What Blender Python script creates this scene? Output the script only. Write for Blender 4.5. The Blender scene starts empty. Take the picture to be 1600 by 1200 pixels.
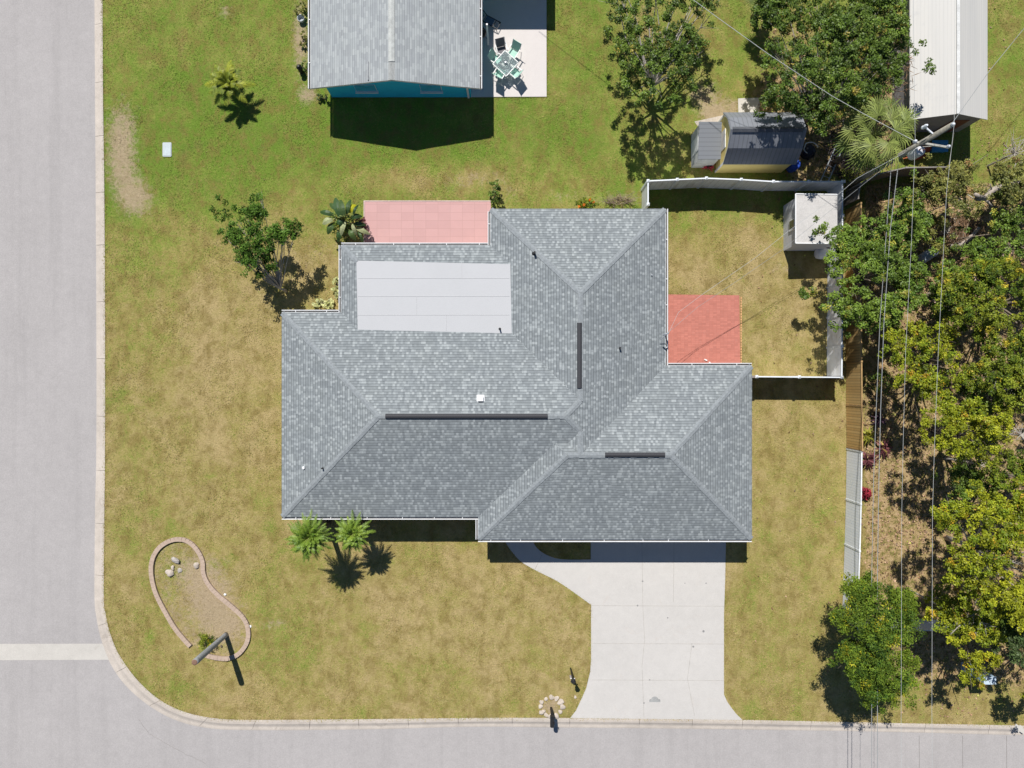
import bpy, bmesh, math, random
import numpy as np
from mathutils import Vector, Matrix
C = bpy.context.scene
COL = C.collection
R = math.radians
# ------------------------------------------------------------------ camera, sky, sun
S, H = 28.0, 41.0                       # ground scale of the survey (units per metre) and camera height
cd = bpy.data.cameras.new('camera'); cam = bpy.data.objects.new('camera', cd); COL.objects.link(cam)
cam.location = (0, 0, H); cam.rotation_euler = (0, 0, 0)
cd.sensor_width = 36; cd.lens = S*H/1600*36; cd.clip_end = 2000; cd.clip_start = 1
C.camera = cam
C.render.resolution_x = 1024; C.render.resolution_y = 768
SUN = Vector((-.217, .669, 1)).normalized()
w = bpy.data.worlds.new('World'); C.world = w; w.use_nodes = True
nt = w.node_tree; nt.nodes.clear()
sk = nt.nodes.new('ShaderNodeTexSky'); sk.sky_type = 'NISHITA'; sk.sun_disc = False
sk.air_density = 1.0; sk.dust_density = 0.0; sk.ozone_density = 5.0
sk.sun_elevation = math.asin(SUN.z); sk.sun_rotation = math.atan2(SUN.x, SUN.y)
bg = nt.nodes.new('ShaderNodeBackground'); bg.inputs[1].default_value = .06
wo = nt.nodes.new('ShaderNodeOutputWorld')
nt.links.new(sk.outputs[0], bg.inputs[0]); nt.links.new(bg.outputs[0], wo.inputs[0])
ld = bpy.data.lights.new('sun', 'SUN'); ld.energy = 4.9; ld.angle = R(.5); ld.color = (1, .97, .92)
sun = bpy.data.objects.new('sun', ld); COL.objects.link(sun)
sun.rotation_euler = (-SUN).to_track_quat('-Z', 'Y').to_euler(); sun.location = (0, 0, 30)
vs = C.view_settings; vs.view_transform = 'Standard'; vs.look = 'None'; vs.exposure = 0.12; vs.gamma = 1

# ------------------------------------------------------------------ helpers
def P(x, y, h=0.0):                     # surveyed position -> world metres, for a point of height h
    k = (1-h/H)/S
    return Vector(((x-800)*k, (600-y)*k, h))
rng = np.random.default_rng(5)
random.seed(5)
ORG = {}
def tag(o, label=None, cat=None, group=None, kind=None):
    if label: o['label'] = label
    if cat: o['category'] = cat
    if group: o['group'] = group
    if kind: o['kind'] = kind
    return o
def thing(name, loc, label, cat, group=None):
    o = bpy.data.objects.new(name, None); COL.objects.link(o); o.location = loc; o.empty_display_size = .3
    ORG[o.name] = Vector(loc)
    return tag(o, label, cat, group)
class MB:
    def __init__(s): s.v = []; s.f = []; s.uv = []; s.c = []; s.M = None
    def add(s, vs_, fs, uvs=None):
        n = len(s.v)
        for p in vs_:
            p = Vector(p); s.v.append(tuple(s.M @ p if s.M else p))
        for i, f in enumerate(fs):
            s.f.append([n+j for j in f]); s.uv.append(uvs[i] if uvs else None)
        return s
    def box(s, a, b):
        x0, x1 = sorted((a[0], b[0])); y0, y1 = sorted((a[1], b[1])); z0, z1 = sorted((a[2], b[2]))
        return s.add([(x0,y0,z0),(x1,y0,z0),(x1,y1,z0),(x0,y1,z0),(x0,y0,z1),(x1,y0,z1),(x1,y1,z1),(x0,y1,z1)],
              [(0,3,2,1),(4,5,6,7),(0,1,5,4),(1,2,6,5),(2,3,7,6),(3,0,4,7)])
    def beam(s, p, q, wd, ht, up=(0,0,1)):   # rectangular bar from p to q
        p = Vector(p); q = Vector(q); d = (q-p).normalized(); up = Vector(up)
        if abs(d.dot(up)) > .98: up = Vector((0,1,0))
        sd = d.cross(up).normalized(); u = sd.cross(d).normalized()
        vs_ = [e + sd*a*wd/2 + u*b*ht/2 for e in (p, q) for a, b in ((-1,-1),(1,-1),(1,1),(-1,1))]
        return s.add(vs_, [(0,3,2,1),(4,5,6,7),(0,1,5,4),(1,2,6,5),(2,3,7,6),(3,0,4,7)])
    def tube(s, pts, rad, n=8, cap=True):
        pts = [Vector(p) for p in pts]
        if not isinstance(rad, (list, tuple)): rad = [rad]*len(pts)
        base = len(s.v); vs_ = []
        for i, p in enumerate(pts):
            d = (pts[min(i+1, len(pts)-1)] - pts[max(i-1, 0)]).normalized()
            a = Vector((0,0,1)) if abs(d.z) < .9 else Vector((1,0,0))
            u = d.cross(a).normalized(); v = d.cross(u)
            for k in range(n):
                t = 2*math.pi*k/n; vs_.append(p + (u*math.cos(t)+v*math.sin(t))*rad[i])
        fs = [(i*n+k, i*n+(k+1)%n, (i+1)*n+(k+1)%n, (i+1)*n+k) for i in range(len(pts)-1) for k in range(n)]
        if cap: fs += [tuple(range(n-1,-1,-1)), tuple((len(pts)-1)*n+k for k in range(n))]
        return s.add(vs_, fs)
    def lathe(s, c, prof, n=16):             # prof: (radius, z)
        c = Vector(c); vs_ = [c+Vector((r*math.cos(2*math.pi*k/n), r*math.sin(2*math.pi*k/n), z)) for r, z in prof for k in range(n)]
        fs = [(i*n+k, i*n+(k+1)%n, (i+1)*n+(k+1)%n, (i+1)*n+k) for i in range(len(prof)-1) for k in range(n)]
        fs += [tuple(range(n-1,-1,-1)), tuple((len(prof)-1)*n+k for k in range(n))]
        return s.add(vs_, fs)
    def prism(s, pts, z0, z1, uvm=None):     # pts: list of xy counter-clockwise or not
        a = sum(pts[i][0]*pts[(i+1)%len(pts)][1]-pts[(i+1)%len(pts)][0]*pts[i][1] for i in range(len(pts)))
        if a < 0: pts = pts[::-1]
        n = len(pts)
        return s.add([(p[0],p[1],z0) for p in pts]+[(p[0],p[1],z1) for p in pts],
              [tuple(range(n-1,-1,-1)), tuple(range(n,2*n))]+[(i,(i+1)%n,n+(i+1)%n,n+i) for i in range(n)])
    def build(s, name, mat, parent=None, smooth=False, org=None):
        o_ = ORG.get(parent.name, Vector()) if parent else (org or Vector())
        me = bpy.data.meshes.new(name); me.from_pydata([tuple(Vector(v)-o_) for v in s.v], [], s.f)
        if any(s.uv):
            uvl = me.uv_layers.new(name='UVMap'); i = 0
            for pi, p in enumerate(me.polygons):
                u = s.uv[pi]
                for k, li in enumerate(p.loop_indices):
                    if u: uvl.data[li].uv = u[k]
        me.materials.append(mat)
        if smooth: me.polygons.foreach_set('use_smooth', [True]*len(me.polygons))
        me.update()
        o = bpy.data.objects.new(name, me); COL.objects.link(o)
        if parent: o.parent = parent; ORG[o.name] = o_
        elif org: o.location = org; ORG[o.name] = o_
        return o
def npmesh(name, verts, nper, mat, parent=None, col=None):   # verts (N*nper,3); faces of nper corners each; col (N,3)
    o_ = np.array(ORG[parent.name]) if parent else np.zeros(3)
    me = bpy.data.meshes.new(name); N = len(verts)//nper
    me.vertices.add(len(verts)); me.vertices.foreach_set('co', (verts-o_).astype(np.float32).ravel())
    me.loops.add(len(verts)); me.loops.foreach_set('vertex_index', np.arange(len(verts), dtype=np.int32))
    me.polygons.add(N); me.polygons.foreach_set('loop_start', np.arange(0, len(verts), nper, dtype=np.int32))
    me.polygons.foreach_set('loop_total', np.full(N, nper, dtype=np.int32))
    me.update(calc_edges=True)
    if col is not None:
        a = me.attributes.new('tint', 'FLOAT_COLOR', 'POINT')
        c4 = np.ones((len(verts), 4), np.float32); c4[:, :3] = np.repeat(col, nper, axis=0)
        a.data.foreach_set('color', c4.ravel())
    me.materials.append(mat)
    o = bpy.data.objects.new(name, me); COL.objects.link(o)
    if parent: o.parent = parent; ORG[o.name] = ORG[parent.name]
    return o
def struct(o): o['kind'] = 'structure'; return o
def inpoly(px, py, poly):
    r = np.zeros(px.shape, bool); n = len(poly)
    for i in range(n):
        x0, y0 = poly[i]; x1, y1 = poly[(i+1) % n]
        if y0 == y1: continue
        c = ((y0 > py) != (y1 > py)) & (px < (x1-x0)*(py-y0)/(y1-y0)+x0)
        r ^= c
    return r
def catmull(pts, n=8, closed=False):
    out = []; m = len(pts); pts = [Vector(p) for p in pts]
    for i in range(m if closed else m-1):
        g = (lambda k: pts[k % m]) if closed else (lambda k: pts[max(0, min(m-1, k))])
        a, b, c, d = g(i-1), g(i), g(i+1), g(i+2)
        for j in range(n):
            t = j/n
            out.append(.5*((2*b)+(c-a)*t+(2*a-5*b+4*c-d)*t*t+(3*b-a-3*c+d)*t**3))
    if not closed: out.append(pts[-1])
    return out

# ------------------------------------------------------------------ materials
class NT:
    def __init__(s, name):
        s.m = bpy.data.materials.new(name); s.m.use_nodes = True; s.t = s.m.node_tree; s.t.nodes.clear()
        s.out = s.t.nodes.new('ShaderNodeOutputMaterial')
    def n(s, typ, **kw):
        nd = s.t.nodes.new('ShaderNode'+typ)
        for k, v in kw.items(): setattr(nd, k, v)
        return nd
    def l(s, a, b): s.t.links.new(a, b)
    def set(s, inp, v):
        if hasattr(v, 'is_linked') or hasattr(v, 'links'): s.l(v, inp)
        else: inp.default_value = v
    def math(s, op, a, b=0.0, c=None):
        nd = s.n('Math', operation=op); s.set(nd.inputs[0], a); s.set(nd.inputs[1], b)
        if c is not None: s.set(nd.inputs[2], c)
        return nd.outputs[0]
    def mix(s, f, a, b, typ='MIX'):
        nd = s.n('MixRGB', blend_type=typ); s.set(nd.inputs[0], f)
        for i, v in ((1, a), (2, b)):
            s.set(nd.inputs[i], (*v, 1) if isinstance(v, tuple) and len(v) == 3 else v)
        return nd.outputs[0]
    def noise(s, sc, det=3, ro=.6, vec=None, dist=0):
        nd = s.n('TexNoise'); nd.inputs['Scale'].default_value = sc; nd.inputs['Detail'].default_value = det
        nd.inputs['Roughness'].default_value = ro; nd.inputs['Distortion'].default_value = dist
        if vec is None: vec = s.geo()
        s.l(vec, nd.inputs['Vector']); return nd.outputs[0]
    def geo(s):
        if not hasattr(s, '_g'): s._g = s.n('NewGeometry').outputs['Position']
        return s._g
    def scaled(s, x, y, z):
        mp = s.n('Mapping'); mp.inputs['Scale'].default_value = (x, y, z); s.l(s.geo(), mp.inputs[0]); return mp.outputs[0]
    def ramp(s, f, stops):
        nd = s.n('ValToRGB'); s.l(f, nd.inputs[0]); e = nd.color_ramp.elements
        while len(e) < len(stops): e.new(.5)
        for q, (p, c) in zip(e, stops): q.position = p; q.color = (*c, 1) if isinstance(c, tuple) else (c, c, c, 1)
        return nd.outputs[0]
    def fin(s, col, rough=.8, metal=0, bump=None, bs=.5, bd=.02, spec=.3):
        b = s.n('BsdfPrincipled'); s.set(b.inputs['Base Color'], (*col, 1) if isinstance(col, tuple) else col)
        s.set(b.inputs['Roughness'], rough); b.inputs['Metallic'].default_value = metal
        b.inputs['Specular IOR Level'].default_value = spec
        if bump is not None:
            bn = s.n('Bump'); bn.inputs['Strength'].default_value = bs; bn.inputs['Distance'].default_value = bd
            s.l(bump, bn.inputs['Height']); s.l(bn.outputs[0], b.inputs['Normal'])
        s.l(b.outputs[0], s.out.inputs[0]); return s.m
MC = {}
def plain(name, col, rough=.7, var=.15, sc=3, metal=0, bump=.3, spec=.3):
    if name in MC: return MC[name]
    t = NT(name); n1 = t.noise(sc, 4, .65); n2 = t.noise(sc*9, 2)
    f = t.math('ADD', t.math('MULTIPLY', n1, .65), t.math('MULTIPLY', n2, .35))
    lo = tuple(max(0, c*(1-2*var)) for c in col); hi = tuple(min(1, c*(1+2*var)) for c in col)
    c = t.ramp(f, [(.3, lo), (.7, hi)])
    MC[name] = t.fin(c, rough, metal, n2, bump, .01, spec); return MC[name]

def leafmat(name, a, b, c=None, gloss=.12, transl=.14):
    if name in MC: return MC[name]
    t = NT(name); at = t.n('Attribute', attribute_name='tint'); sp = t.n('SeparateColor'); t.l(at.outputs['Color'], sp.inputs[0])
    col = t.mix(sp.outputs[0], a, b)
    if c: col = t.mix(t.math('GREATER_THAN', sp.outputs[2], .955), col, c)
    v = t.math('MULTIPLY_ADD', sp.outputs[1], 1.1, .36)
    col = t.mix(1.0, col, t.mix(0.0, v, v), 'MULTIPLY')
    d = t.n('BsdfDiffuse'); t.l(col, d.inputs[0]); tr = t.n('BsdfTranslucent'); t.l(t.mix(1.0, col, (1., 1., .6), 'MULTIPLY'), tr.inputs[0])
    g = t.n('BsdfGlossy'); g.inputs['Roughness'].default_value = .5; g.inputs[0].default_value = (1,1,1,1)
    m1 = t.n('MixShader'); m1.inputs[0].default_value = transl; t.l(d.outputs[0], m1.inputs[1]); t.l(tr.outputs[0], m1.inputs[2])
    m2 = t.n('MixShader'); m2.inputs[0].default_value = gloss*.05; t.l(m1.outputs[0], m2.inputs[1]); t.l(g.outputs[0], m2.inputs[2])
    t.l(m2.outputs[0], t.out.inputs[0]); MC[name] = t.m; return t.m

def grassmat(name, blades=False):
    t = NT(name)
    at = t.n('Attribute', attribute_name='tint'); sp = t.n('SeparateColor'); t.l(at.outputs['Color'], sp.inputs[0])
    dry, bare, lit = sp.outputs[0], sp.outputs[1], sp.outputs[2]
    big = t.noise(.35, 5, .6, dist=.6); mid = t.noise(1.3, 5, .72, dist=.4); fine = t.noise(9, 4, .75)
    vf = t.noise(30, 2, .6)
    stk = t.noise(1.5, 5, .72, t.scaled(1, .75, 1), .3)
    d = t.math('ADD', dry, t.math('MULTIPLY', t.math('SUBTRACT', big, .5), 1.35))
    d = t.math('ADD', d, t.math('MULTIPLY', t.math('SUBTRACT', mid, .5), .9))
    d = t.math('ADD', d, t.math('MULTIPLY', t.math('SUBTRACT', fine, .5), .9))
    col = t.ramp(d, [(.0, (.150,.235,.032)), (.35, (.235,.275,.055)), (.62, (.34,.285,.095)), (1., (.43,.33,.155))])
    col = t.mix(t.ramp(t.math('ADD', stk, t.math('MULTIPLY', fine, .3)), [(.60, 0.), (.80, .75)]), col, (.215,.16,.05))
    wf = t.math('MULTIPLY', t.ramp(t.noise(.8, 6, .8, dist=.8), [(.52, 0.), (.68, .5)]), t.math('SUBTRACT', 1.05, dry))
    col = t.mix(wf, col, (.125,.175,.035))
    mow = t.noise(1.1, 5, .75, t.scaled(1.6, .55, 1), .25); col = t.mix(t.ramp(mow, [(.5, 0.), (.72, .3)]), col, (.30,.225,.09))
    col = t.mix(t.ramp(t.noise(6.5, 3, .6), [(.66, 0.), (.74, .4)]), col, (.11,.16,.03))
    col = t.mix(t.ramp(t.noise(17, 2, .5), [(.70, 0.), (.78, .5)]), col, (.62,.55,.36))
    # bare sandy soil
    bn = t.math('ADD', bare, t.math('MULTIPLY', t.math('SUBTRACT', t.noise(3.2, 6, .85), .5), 2.3))
    bcol = t.mix(t.noise(5, 4, .7), (.30,.22,.13), (.52,.41,.28))
    col = t.mix(t.ramp(bn, [(.32, 0.), (.82, .9)]), col, bcol)
    # leaf litter of the wooded lot
    lcol = t.ramp(t.noise(3.2, 5, .8), [(.26, (.07,.055,.025)), (.40, (.17,.16,.045)), (.50, (.38,.27,.13)), (.60, (.50,.36,.21)), (.76, (.26,.26,.07))])
    ln = t.math('ADD', lit, t.math('MULTIPLY', t.math('SUBTRACT', mid, .5), .9))
    col = t.mix(t.ramp(ln, [(.4, 0.), (.6, .92)]), col, lcol)
    val = t.math('ADD', .52, t.math('ADD', t.math('MULTIPLY', fine, .58), t.math('MULTIPLY', vf, .42)))
    col = t.mix(1.0, col, t.mix(0.0, val, val), 'MULTIPLY')
    return t.fin(col, .95, 0, None if blades else t.math('ADD', fine, vf), .9, .05, .1)
def sheetmat(name, col, var=.1, stain=(.0,.0,.0), st=.2, fine=60, bump=.4, rough=.9, streak=None):
    t = NT(name); a = t.noise(.25, 5, .65); b = t.noise(2.2, 5, .75); c = t.noise(fine, 2)
    f = t.math('ADD', t.math('MULTIPLY', a, .5), t.math('MULTIPLY', b, .5))
    cc = t.ramp(f, [(.35, tuple(x*(1-var) for x in col)), (.65, tuple(x*(1+var) for x in col))])
    if streak:
        sn = t.noise(1, 4, .7, t.scaled(*streak)); cc = t.mix(t.ramp(sn, [(.5, 0.), (.75, .35)]), cc, tuple(x*.72 for x in col))
    sn = t.noise(.9, 6, .8, dist=1.2); cc = t.mix(t.ramp(sn, [(.58, 0.), (.75, st)]), cc, stain)
    v = t.math('MULTIPLY_ADD', c, .5, .75); cc = t.mix(1.0, cc, t.mix(0.0, v, v), 'MULTIPLY')
    return t.fin(cc, rough, 0, c, bump, .01, .2)
def shingle(name, cols, row=.143, tab=.15, lo=.55):
    t = NT(name); uv = t.n('UVMap').outputs[0]; sx = t.n('SeparateXYZ'); t.l(uv, sx.inputs[0])
    r_ = t.math('DIVIDE', sx.outputs[1], row); rf = t.math('FLOOR', r_); fr = t.math('FRACT', r_)
    w1 = t.n('TexWhiteNoise', noise_dimensions='1D'); t.l(rf, w1.inputs['W'])
    u = t.math('ADD', t.math('DIVIDE', sx.outputs[0], tab), t.math('MULTIPLY', w1.outputs[0], 7.3))
    cb = t.n('CombineXYZ'); t.l(t.math('FLOOR', u), cb.inputs[0]); t.l(rf, cb.inputs[1])
    wn = t.n('TexWhiteNoise', noise_dimensions='3D'); t.l(cb.outputs[0], wn.inputs['Vector'])
    big = t.noise(.5, 4, .6); g = t.noise(14, 4, .7)
    f = t.math('ADD', wn.outputs[0], t.math('MULTIPLY', t.math('SUBTRACT', big, .5), .22))
    f = t.math('ADD', f, t.math('MULTIPLY', t.math('SUBTRACT', g, .5), .5))
    col = t.ramp(f, cols)
    wl = t.noise(1.1, 3, .6)
    col = t.mix(t.ramp(wl, [(.4, 0.), (.75, .12)]), col, (.30,.32,.29))
    ln = t.ramp(fr, [(.0, lo), (.16, lo), (.26, 1.), (1., 1.)])  # butt shadow painted as a darker line along each shingle row
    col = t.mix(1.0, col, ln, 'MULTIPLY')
    hgt = t.math('ADD', fr, t.math('MULTIPLY', wn.outputs[0], .5))
    return t.fin(col, .92, 0, hgt, .25, .02, .15)
def gridmat(name, col, gx, gy, ox=0, oy=0, line=(.3,.2,.2), lw=.03, var=.12, f=.6):
    t = NT(name); sx = t.n('SeparateXYZ'); t.l(t.geo(), sx.inputs[0]); m = None; fl = []
    for i, (g, o_) in enumerate(((gx, ox), (gy, oy))):
        a = t.math('DIVIDE', t.math('SUBTRACT', sx.outputs[i], o_), g); fl.append(t.math('FLOOR', a))
        d = t.math('LESS_THAN', t.math('FRACT', a), lw/g); m = d if m is None else t.math('MAXIMUM', m, d)
    cb = t.n('CombineXYZ'); t.l(fl[0], cb.inputs[0]); t.l(fl[1], cb.inputs[1])
    wn = t.n('TexWhiteNoise', noise_dimensions='3D'); t.l(cb.outputs[0], wn.inputs['Vector'])
    q = t.math('ADD', t.math('MULTIPLY', wn.outputs[0], .4), t.math('MULTIPLY', t.noise(1.6, 5, .75), .6))
    c = t.ramp(q, [(.25, tuple(x*(1-var) for x in col)), (.75, tuple(min(1, x*(1+var)) for x in col))])
    c = t.mix(t.ramp(t.noise(3, 5, .8), [(.55, 0.), (.8, .4)]), c, tuple(min(1, x*.75+.1) for x in col))
    c = t.mix(t.math('MULTIPLY', m, f), c, line)
    return t.fin(c, .85, 0, t.noise(40), .3, .01, .2)

M_lawn = grassmat('lawn_turf'); M_blade = grassmat('grass_blades', True)
M_asph = sheetmat('asphalt', (.385,.362,.352), .07, (.30,.28,.275), .35, 22, .5, .95, (1.2,.05,1))
M_kerb = sheetmat('kerb_concrete', (.52,.46,.40), .16, (.27,.23,.19), .7, 30)
M_conc = sheetmat('driveway_concrete', (.53,.505,.475), .06, (.50,.43,.37), .45, 40, .3)
M_strip = sheetmat('strip_concrete', (.53,.50,.455), .08, (.38,.34,.28), .4, 40)
M_whitepatio = sheetmat('white_patio_paint', (.62,.575,.55), .04, (.62,.55,.5), .25, 40)
M_pink = gridmat('pink_tiles', (.54,.325,.31), .68, .45, P(570,0).x, P(0,383).y, (.40,.24,.22), .022, .05, .5)
M_red = gridmat('red_pavers', (.47,.18,.14), .2, .1, 0, 0, (.42,.14,.10), .02, .12, .5)
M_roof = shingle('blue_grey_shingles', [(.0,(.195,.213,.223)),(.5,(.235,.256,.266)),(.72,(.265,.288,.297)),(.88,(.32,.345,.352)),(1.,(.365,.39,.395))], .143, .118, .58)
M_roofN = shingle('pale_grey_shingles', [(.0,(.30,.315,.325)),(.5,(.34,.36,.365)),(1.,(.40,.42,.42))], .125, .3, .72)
M_cap = plain('ridge_cap_shingle', (.25,.27,.28), .9, .16, 8)
M_vent = plain('charcoal_ridge_vent', (.045,.045,.05), .6, .1, 20)
M_memb = plain('white_roof_membrane', (.47,.472,.48), .6, .012, .6, 0, .05)
M_white = plain('white_paint', (.78,.78,.78), .5, .04, 2)
M_gutshade = plain('gutter_inside_shade', (.10,.095,.09), .8, .2, 4)  # dark colour standing in for the shade inside the white gutters
M_cream = plain('cream_stucco', (.60,.56,.48), .9, .05, 3)
M_blue = plain('turquoise_paint', (.03,.52,.74), .7, .05, 2)
M_glass = plain('dark_glass', (.03,.04,.05), .1, .1, 1, 0, 0, .6)
M_black = plain('black_metal', (.02,.02,.022), .45, .2, 6)
M_steel = plain('galvanised_steel', (.48,.5,.52), .4, .08, 6, .5)
M_vinyl = plain('white_vinyl', (.74,.77,.80), .45, .05, 2.5)
M_pole = plain('weathered_pole_wood', (.30,.28,.23), .9, .2, 5)
M_bark = plain('grey_bark', (.20,.165,.125), .95, .3, 7)
M_bark2 = plain('pale_bark', (.42,.38,.33), .95, .2, 9)
M_bark3 = plain('brown_bark', (.13,.10,.07), .95, .3, 9)
M_wire = plain('aluminium_wire', (.46,.47,.46), .5, .05, 1)
M_wireb = plain('black_cable', (.30,.31,.31), .5, .1, 1)

# ------------------------------------------------------------------ ground
kerb_out = [(160,-700),(160,-60),(160,0),(161,150),(163,300),(164,500),(164,700),(163,800),(162,930),(165,960),(172,990),(187,1025),(215,1063),(250,1094),(290,1113),(340,1123),(400,1125),(560,1124),(740,1122),(890,1122),(1160,1125),(1400,1130),(1600,1134),(2300,1150)]
kerb_in = [(146,-700),(146,-60),(146,0),(147,150),(148,300),(149,500),(149,700),(147,800),(146,930),(149,965),(156,998),(170,1036),(195,1072),(232,1104),(275,1127),(325,1139),(392,1142),(560,1141),(740,1137),(890,1138),(1160,1141),(1400,1145),(1600,1150),(2300,1166)]
ko = [P(*p) for p in kerb_out]; ki = [P(*p) for p in kerb_in]
def dense(pts, step=.35):
    out = []
    for a, b in zip(pts[:-1], pts[1:]):
        n = max(1, int((b-a).length/step))
        out += [a.lerp(b, i/n) for i in range(n)]
    return out+[pts[-1]]
# smooth both curves together
def both(n=7):
    a = catmull(ko, n); b = catmull(ki, n); return a, b
KO, KI = both()
# lawn grid
def axis(lo, hi, step, far):
    a = list(np.arange(lo, hi+1e-6, step)); l = []; x = step*2
    q = lo
    while q > -far: q -= x; x *= 1.6; l.append(q)
    r_ = []; q = hi; x = step*2
    while q < far: q += x; x *= 1.6; r_.append(q)
    return np.array(l[::-1]+a+r_)
X = axis(-24, 31, .17, 220); Y = axis(-20.5, 23, .17, 220)
X = X[X > -30]; Y = Y[Y > -30]
gx, gy = np.meshgrid(X, Y); nx, ny = len(X), len(Y)
px = gx*S+800; py = 600-gy*S
KO_px = [(p.x*S+800, 600-p.y*S) for p in KO]
lawnpoly = KO_px + [(99999, KO_px[-1][1]), (99999, -99999), (KO_px[0][0], -99999)]
inside = inpoly(px, py, lawnpoly)
# snap outside vertices to the kerb line
cur = np.array([(p.x, p.y) for p in dense([KO[0]+Vector((0,300,0))]+KO+[KO[-1]+Vector((300,-6,0))], .05)])
vx, vy = gx.copy(), gy.copy()
out_idx = np.argwhere(~inside)
keep = np.zeros((ny, nx), bool)
cell_any = inside[:-1,:-1]|inside[1:,:-1]|inside[:-1,1:]|inside[1:,1:]
need = np.zeros((ny, nx), bool)
need[:-1,:-1] |= cell_any; need[1:,:-1] |= cell_any; need[:-1,1:] |= cell_any; need[1:,1:] |= cell_any
for j, i in np.argwhere(need & ~inside):
    d = (cur[:,0]-gx[j,i])**2+(cur[:,1]-gy[j,i])**2; k = int(np.argmin(d)); vx[j,i], vy[j,i] = cur[k]
def ell(x, y, cx, cy, rx, ry, p=2.0): return np.exp(-(((x-cx)/rx)**2+((y-cy)/ry)**2)**(p/2))
def sm(x, a, b): t = np.clip((x-a)/(b-a), 0, 1); return t*t*(3-2*t)
def ground_tint(x, y):
    d = .20 + .53*sm(y, 270, 440)
    d += .10*sm(x, 820, 1000)*(1-sm(y, 250, 330))
    for cx, cy, rx, ry, a in [(300,220,140,110,-.25),(560,230,230,60,-.22),(200,60,60,120,.12),(230,440,60,110,-.28),(340,560,80,170,.22),(220,660,50,100,-.05),
        (600,280,160,25,.35),(700,275,120,25,.25),(230,330,40,30,.2),(480,400,60,60,.15),(850,290,80,35,.22),(920,220,60,60,-.15),(1160,430,110,90,.22),(1160,370,60,30,.1),(1250,720,40,200,-.10),
        (1215,640,40,30,.25),(1250,950,50,160,-.12),(240,860,60,120,-.2),(500,900,60,60,.0),(680,960,160,60,.16),(830,1010,70,60,.02),(260,1080,60,30,-.2),(450,980,110,60,-.16),
        (420,1060,200,30,.0),(790,880,60,30,.1),(1570,100,50,120,.05),(1200,1000,40,100,-.1),(1000,60,60,80,.05),(420,870,50,40,-.15),(1120,60,60,60,.1)]:
        d = d + a*ell(x, y, cx, cy, rx, ry)
    b = np.zeros_like(x)
    for cx, cy, rx, ry, a in [(190,200,26,50,.72),(190,265,28,50,.7),(215,312,28,30,.8),(352,18,14,12,.6),(740,275,50,14,.35),(700,290,60,14,.25),(560,300,60,16,.2),
        (1100,150,30,26,.8),(1120,180,25,14,.9),(470,60,14,70,.85),(482,150,16,14,.8),(480,410,50,40,.3),(640,1010,60,18,.1),(430,975,22,12,.5),(330,900,45,45,.35),(355,980,35,35,.6),(330,950,45,45,.6),(300,900,40,40,.4),(290,880,36,26,.25),
        (861,1105,17,15,.9),(900,1090,12,10,.3),(965,312,50,14,.5),(790,300,26,26,.35),(870,305,40,14,.35),(1205,415,30,20,.15),(1240,420,40,15,.4),(540,380,40,30,.25),(1322,420,12,200,.4),(1150,165,22,14,.6)]:
        b = b + a*ell(x, y, cx, cy, rx, ry)
    bp_ = [(298,1009),(259,955),(240,900),(241,872),(262,848),(292,845),(315,875),(327,913),(364,948),(386,983),(385,1002),(357,1026),(320,1020)]
    b = np.where(inpoly(x, y, bp_), np.maximum(b, .42)+.12*sm(y, 900, 1000), b)
    l = sm(x, 1338, 1362)*sm(y, 270, 300)*(1-.7*sm(y, 1040, 1090))
    l = np.maximum(l, .85*ell(x, y, 1270, 210, 70, 90, 4)); l = np.maximum(l, .8*ell(x, y, 1230, 160, 60, 60, 4))
    l = np.maximum(l, .9*ell(x, y, 1370, 200, 60, 90, 4)); l = np.maximum(l, .5*ell(x, y, 1570, 250, 70, 30, 4))
    l = np.maximum(l, .42*ell(x, y, 1230, 60, 80, 90, 4)); l = np.maximum(l, .45*ell(x, y, 1010, 40, 50, 60, 4))
    l = np.where(x > 1340, l*.80, l)
    return np.stack([np.clip(d, -.3, 1.3), np.clip(b, 0, 1), np.clip(l, 0, 1)], -1)
ids = -np.ones((ny, nx), int); mask = need; ids[mask] = np.arange(mask.sum())
cj, ci = np.nonzero(cell_any)
faces = np.stack([ids[cj,ci], ids[cj,ci+1], ids[cj+1,ci+1], ids[cj+1,ci]], -1)
me = bpy.data.meshes.new('lawn'); bump = .02*np.sin(vx*1.3+1)*np.cos(vy*.9)+.012*np.sin(vx*3.1)*np.sin(vy*2.7)
bump = np.where(inside, bump*.6, 0)
co = np.stack([vx[mask], vy[mask], bump[mask]], -1)
me.from_pydata(co.tolist(), [], faces.tolist())
a = me.attributes.new('tint', 'FLOAT_COLOR', 'POINT'); tc = np.ones((len(co), 4), np.float32)
tc[:, :3] = ground_tint(px[mask], py[mask]); a.data.foreach_set('color', tc.ravel())
me.materials.append(M_lawn); me.polygons.foreach_set('use_smooth', [True]*len(me.polygons))
lawn = bpy.data.objects.new('lawn', me); COL.objects.link(lawn); struct(lawn)
# base terrain and verges across the roads
t = MB(); t.add([(-400,-400,-.32),(400,-400,-.32),(400,400,-.32),(-400,400,-.32)], [(0,1,2,3)]); struct(t.build('terrain', M_bark3))
t = MB(); t.box((-300,-38,-.3), (-31,300,0)); t.box((-300,-300,-.3), (300,-38,0)); struct(t.build('verge', M_lawn))
t = MB(); t.add([(-31.5,-38.5,-.12),(300,-38.5,-.12),(300,P(0,1100).y,-.12),(P(400,0).x,P(0,1050).y,-.12),(P(158,0).x+.2,P(0,900).y,-.12),(P(155,0).x,300,-.12),(-31.5,300,-.12)], [tuple(range(7))])
struct(t.build('road', M_asph))
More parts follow.
